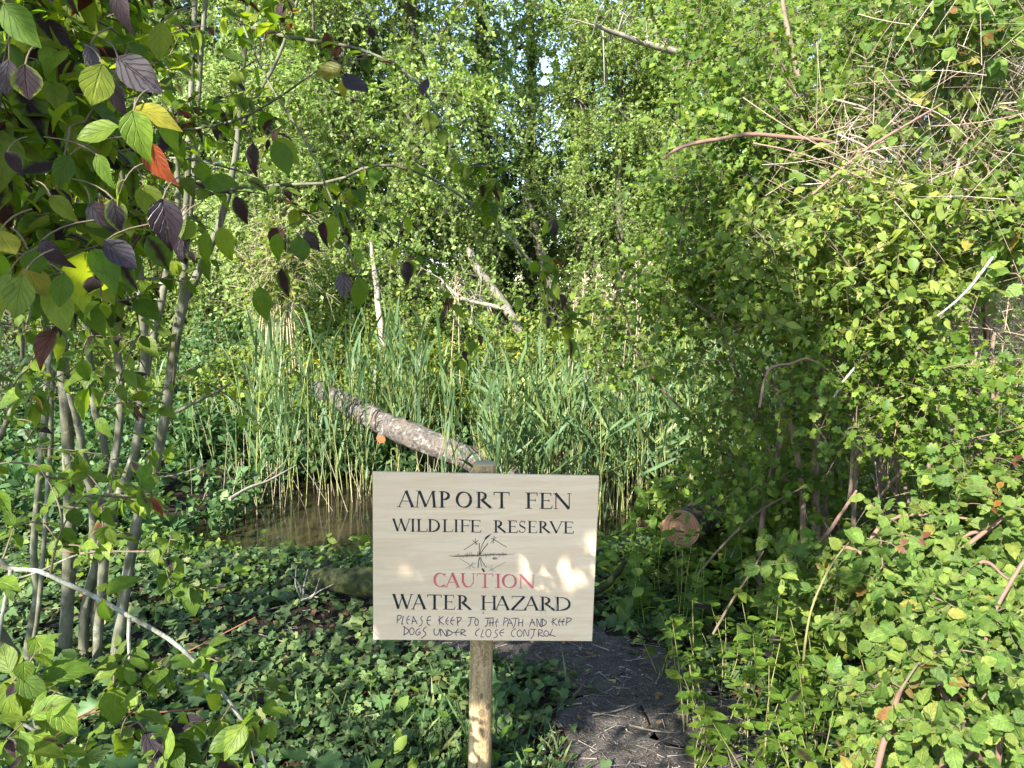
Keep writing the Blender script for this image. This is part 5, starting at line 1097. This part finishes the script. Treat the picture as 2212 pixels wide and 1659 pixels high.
# pinkish and orange dying bramble leaves
for lab, px, py, Y, col in [('pale pink dying bramble leaf above the shaded bramble', 1938, 1183, 2.35, (.55, .25, .17)), ('orange-pink dying bramble leaf beside the pale pink leaf', 1985, 1168, 2.35, (.50, .17, .10)), ('orange dead leaf low at the right edge below the hawthorn', 2140, 1100, 2.5, (.50, .20, .03)), ('yellow dying leaf among the sunlit bramble', 1955, 1494, 1.9, (.50, .36, .12)), ('yellow-orange leaf hanging just above the orange dead leaf', 2146, 1060, 2.5, (.50, .26, .04)), ('rusty red leaf at the right edge of the hawthorn', 2185, 1000, 2.6, (.35, .10, .05)), ('yellow leaf in the dark gap of the left hawthorn', 1683, 735, 3.4, (.40, .26, .03)), ('orange leaf in the sunlit top of the thicket', 1660, 80, 3.6, (.55, .30, .03))]:
    q = at(px, py, Y); p = Plant('dying_leaf', lab, 'leaf', q, 'dying leaves in the thicket'); b_ = Buf()
    b_.leaves(np.array([q, q + np.array([.012, 0, .01])]), np.array([[.8, 0, -.3], [.5, 0, .6]]), np.array([[.5, -.7, .6], [-.4, -.5, .8]]), np.array([.038, .030]), T_BRAM)
    mt = leaf_mat('dying_leaf', [(0, tuple(c * .3 for c in col)), (1, tuple(c * .48 for c in col))], .35, .5, .3, veins=1, glow=(1.2, 1, .7)); p.part(b_, 'blade', mt)
    s_ = Buf(); s_.tube(bez(q, q + np.array([-.02, .03, .02]), q + np.array([-.05, .06, 0]), 5), .0012, 4, False); p.part(s_, 'stalk', M['cane'])

# dogwood saplings and nettles along the right of the path
sap = [(1500, 1330, 2.9, .50), (1560, 1400, 2.7, .42), (1620, 1385, 2.8, .62), (1690, 1440, 2.5, .55), (1640, 1500, 2.3, .36), (1720, 1520, 2.2, .46), (1780, 1480, 2.4, .50), (1760, 1600, 2.0, .36), (1850, 1560, 2.1, .42), (1700, 1620, 2.0, .28), (1830, 1640, 1.9, .32), (1900, 1480, 2.4, .48), (1950, 1400, 2.6, .52), (1870, 1350, 2.8, .50), (1520, 1450, 2.6, .26), (1580, 1300, 3.2, .40), (1800, 1380, 2.7, .56), (1440, 1300, 3.3, .38), (1480, 1230, 3.7, .50), (1930, 1620, 1.95, .36)]
def make_sapling(seed, H):
    global rng
    keep = rng; rng = np.random.default_rng(seed); p = Plant('dogwood_sapling', 'x', 'sapling', (0, 0, 0), 'dogwood saplings beside the path'); s_, l_ = Buf(), Buf()
    for k in range(4):
        e = np.array([rng.normal(0, .12), rng.normal(0, .10), H * rng.uniform(.7, 1.05)]); p.stem([(rng.normal(0, .02), rng.normal(0, .02), -.03), e * .5 + np.array([rng.normal(0, .03), 0, .03]), e], [.0035, .0028, .0016], None, n=12, sides=5, buf=s_)
        c_ = p.sk[-1]; n_ = 5
        for j in np.linspace(3, 11, n_).astype(int): rosettes(l_, c_[j][None], nz(c_[min(j + 1, 11)] - c_[j - 1])[None], rng.uniform(.06, .085), T_DOG, 2 if j < 11 else 3, .02, .25, face=(-.2, -.5, .5))
    p.part(s_, 'stems', M['sapstem']); p.part(l_, 'leaves', M['dog_sap']); rng = keep; return p.root
sp_ = [make_sapling(300 + i, 1.0) for i in range(4)]
names = ['sapling with upright shoots', 'spreading sapling with broad leaves', 'sapling with long leaning shoots', 'bushy sapling']
where = ['on the far right bank of the path, behind the others', 'right of the path bend', 'beside the tall pale stem', 'under the brown thorny cane', 'at the path edge in the shade', 'at the foot of the tall pale stem', 'between the path and the shaded bramble', 'in the sun near the bottom of the picture', 'left of the sunlit bramble', 'on the edge of the path at the bottom', 'at the bottom beside the sunlit bramble', 'in front of the shaded bramble', 'below the pink dying leaf', 'under the shaded bramble canes', 'small, in the path bend', 'behind the path bend, under the sawn log', 'before the dark foot of the thicket', 'right of the sign, beyond the path', 'just below the ringed sawn end', 'in full sun inside the bramble corner']
for i, (px, py, Y, h) in enumerate(sap):
    o = sp_[i] if i < 4 else copy_tree(sp_[i % 4]); X = (px - 1106) / FPX * Y * 1.02
    o.location = (X, Y, gz(X, Y)); o.scale = (max(.75, h * 1.4), max(.75, h * 1.4), h); o.rotation_euler = (0, 0, rng.uniform(0, 6.28)); o['label'] = names[i % 4] + ' ' + where[i]
def make_nettle(seed):
    global rng
    keep = rng; rng = np.random.default_rng(seed); p = Plant('nettle', 'green nettle with toothed paired leaves in the undergrowth right of the path', 'plant', (0, 0, 0), 'nettles and herbs right of the path'); s_, l_ = Buf(), Buf()
    p.stem([(0, 0, -.02), (.02, 0, .2), (.0, .01, .42)], [.003, .0025, .0015], None, n=10, sides=5, buf=s_); c_ = p.sk[0]
    for j, sz in zip(range(2, 10), [.075, .08, .08, .075, .065, .055, .04, .03]): rosettes(l_, c_[j][None], np.array([[0, 0, 1.0]]), sz, T_BRAM if seed % 2 else T_NET, 1, .0, .25, face=(-.2, -.4, .6)); 
    p.part(s_, 'stem', M['herb']); p.part(l_, 'leaves', M['bram'] if seed % 2 else M['haw']); rng = keep; return p.root
np_ = [make_nettle(400 + i) for i in range(4)]; k_ = 0
while k_ < 150:
    px, Y = rng.uniform(1330, 2350), rng.uniform(1.9, 4.8); X = (px - 1106) / FPX * Y
    if path_dist(np.array([X]), np.array([Y]))[0] < 1.35: continue
    if px < 1480 and Y < 3.2: continue
    o = np_[k_] if k_ < 4 else copy_tree(np_[k_ % 4]); s_ = rng.uniform(.6, 1.25) * (.7 if Y < 2.6 else 1)
    o.location = (X, Y, gz(X, Y)); o.scale = (s_, s_, s_); o.rotation_euler = (rng.normal(0, .12), rng.normal(0, .12), rng.uniform(0, 6.28)); k_ += 1

# ------------------------------------------------------------ ground ivy, litter, grass
def ground_leaves(n, x0, x1, y0, y1, size, T, dens, h=.05, tilt=.5):
    X = rng.uniform(x0, x1, n); Y = rng.uniform(y0, y1, n); k = rng.random(n) < dens(X, Y); X, Y = X[k], Y[k]; m_ = len(X)
    Z = gz(X, Y) + rng.random(m_) ** 1.5 * h + .008
    d = np.stack([rng.normal(size=m_), rng.normal(size=m_), rng.normal(0, .25, m_) - .1], -1); nr = rng.normal(0, tilt, (m_, 3)) + np.array([-.1, -.25, 1.0])
    return np.stack([X, Y, Z], -1), d, nr, size * np.exp(rng.normal(0, .35, m_))
def patch(X, Y): return .5 + .5 * np.sin(X * 3.1 + 2 * np.sin(Y * 2.3)) * np.sin(Y * 3.7 + 1.5 * np.sin(X * 1.9 + 1))
def ivy_d(X, Y):
    pd = path_dist(X, Y); d = np.clip((pd - .85) * 2.2, 0, 1); soil = np.exp(-(((X + 1.15) / .5) ** 2 + ((Y - 4.0) / .30) ** 2)) * .6
    d = d * (.62 + .5 * patch(X, Y)) - soil; return np.where(gz(X, Y) < WZ + .03, 0, np.maximum(d, .05 * (pd > .5)))
ib = Buf()
for sz, n_, y0, y1 in [(.040, 30000, 1.7, 3.4), (.044, 34000, 3.2, 6.2)]:
    ib.leaves(*ground_leaves(n_, -4.5, 4.2, y0, y1, sz, T_IVY, ivy_d, .06), T_IVY)
tag(ib.build('ground_ivy', M['ivy']), kind='stuff')
ib = Buf(); ib.leaves(*ground_leaves(5000, -4.5, 3.5, 4.3, 6.2, .05, T_OVAL, lambda X, Y: np.where((X > -1.9) & (X < -.3) & (Y > 4.6), .26, .7) * (gz(X, Y) > WZ + .02) * (patch(X + 3, Y) > .3), .18, .7), T_OVAL)
ib.leaves(*ground_leaves(5000, 1.0, 5.0, 1.8, 5.2, .055, T_OVAL, lambda X, Y: np.clip((path_dist(X, Y) - 1.5) * 2, 0, .9), .20, .7), T_OVAL)
ib.leaves(*ground_leaves(1500, -2.6, .3, 2.0, 3.4, .05, T_OVAL, lambda X, Y: .45 * (path_dist(X, Y) > 1.2) * (patch(X, Y + 2) > .45), .16, .6), T_OVAL)
tag(ib.build('ground_cover', M['haw']), kind='stuff')
ib = Buf(); ib.leaves(*ground_leaves(260, -2.2, .9, 2.1, 3.1, .085, T_HAW, lambda X, Y: (path_dist(X, Y) > 1.1) * (patch(X + 1, Y) > .5) * 1.0, .16, .4), T_HAW)
tag(ib.build('broad_herbs', M['herbdark']), kind='stuff')
# far bank ivy and right-hand floor further back
ib = Buf(); ib.leaves(*ground_leaves(9000, -7, 8, 8.6, 16, .09, T_IVY, lambda X, Y: .9 * (gz(X, Y) > WZ), .15, .8), T_IVY); ib.leaves(*ground_leaves(6000, 1.5, 8, 5.0, 9, .07, T_IVY, lambda X, Y: .9 * (gz(X, Y) > WZ), .2, .8), T_IVY)
tag(ib.build('bank_ivy', M['ivy']), kind='stuff')
# litter: chips and bits of twig, dead leaves
cb = Buf(); n_ = 20000; X = rng.uniform(-3.5, 3.0, n_); Y = rng.uniform(1.8, 5.4, n_); pd = path_dist(X, Y); k = (rng.random(n_) < np.where(pd < 1.15, 1, .22)) & (gz(X, Y) > WZ + .02); X, Y = X[k], Y[k]; m_ = len(X)
P_ = np.stack([X, Y, gz(X, Y) + .016 + .012 * rng.random(m_)], -1); d = nz(np.stack([rng.normal(size=m_), rng.normal(size=m_), rng.normal(0, .12, m_)], -1)); ln = rng.exponential(.028, m_).clip(.008, .16)
cb.twigs(twig_pts(P_, d, ln, 0, 3), rng.uniform(.0012, .0035, m_), .0009 + 0 * ln, 4)
M['chips'] = island_mat('bark_chip', [(0, (.06, .048, .042)), (.5, (.14, .118, .10)), (.85, (.24, .20, .17)), (1, (.38, .33, .27))], .95)
tag(cb.build('bark_chips', M['chips']), kind='stuff')
db = Buf(); db.leaves(*ground_leaves(1500, -3.5, 2.6, 1.9, 5.2, .038, T_OVAL, lambda X, Y: .9 * (gz(X, Y) > WZ + .02), .02, .35), T_OVAL)
M['deadleaf'] = leaf_mat('dead_leaf', [(0, (.05, .03, .018)), (.6, (.12, .07, .035)), (.9, (.20, .12, .05)), (1, (.32, .25, .10))], .15, .7, .2)
tag(db.build('dead_leaves', M['deadleaf']), kind='stuff')
gb = Buf(); n_ = 480; X = rng.normal(-.1, .35, n_); Y = rng.normal(2.75, .25, n_); k = path_dist(X, Y) > .9; X, Y = X[k], Y[k]; m_ = len(X)
gb.leaves(np.stack([X, Y, gz(X, Y)], -1), nz(rng.normal(0, .45, (m_, 3)) + np.array([0, 0, 1.0])), rng.normal(size=(m_, 3)) + np.array([0, -.6, .4]), rng.uniform(.06, .17, m_), leaf_outline([.03, .028, .02, .003], .2, .4))
tag(gb.build('grass', M['ivy']), kind='stuff')
# fallen twigs one can tell apart
ft = [(1330, 1545, 110, 12, 'pale'), (1410, 1590, 90, -20, 'pale'), (1250, 1500, 60, 60, 'dark'), (1480, 1520, 120, 35, 'dark'), (1180, 1440, 70, -50, 'dark'), (620, 1395, 120, 5, 'pale'), (480, 1430, 160, -12, 'dark'), (560, 1330, 80, 30, 'pale'), (700, 1300, 100, -20, 'pale'), (760, 1385, 60, 40, 'pale'), (1420, 1470, 70, 70, 'pale'), (1540, 1620, 80, -35, 'pale'), (690, 1430, 130, 8, 'dark'), (1100, 1470, 60, 15, 'pale')]
for i, (px, py, ln, an, tone) in enumerate(ft):
    c0 = on(px, py); h = R(an + rng.normal(0, 8)); L2 = ln / FPX * np.linalg.norm(c0 - EYE); d = np.array([math.cos(h), math.sin(h), 0])
    pts = [c0 - d * L2 / 2, c0 + np.array([d[1], -d[0], 0]) * L2 * .06, c0 + d * L2 / 2]; pts = [np.array([q[0], q[1], gz(q[0], q[1]) + .03]) for q in pts]
    p = Plant('fallen_twig', tone + ' bare twig lying on the ' + ('path' if px > 1050 else 'ground by the ivy left of the sign'), 'twig', pts[0], tone + ' twigs on the ' + ('path' if px > 1050 else 'ivy floor'))
    p.stem(pts, [.0045, .004, .002], M['grimy' if tone == 'pale' else 'twig'], 'wood', 5, 12)
rs = Plant('dead_root', 'pale forked dead rootstock sticking up before the mossy log', 'root', on(655, 1300))
b_ = Buf()
for a in [(640, 1225), (665, 1230), (690, 1250), (628, 1240), (720, 1262), (670, 1290), (650, 1265)]: rs.stem([rs.base, rs.base * .5 + at(*a, 4.0) * .5 + rng.normal(0, .015, 3), at(*a, 4.0)], [.008, .006, .002], None, n=10, sides=5, buf=b_)
rs.part(b_, 'wood', M['lichen'])
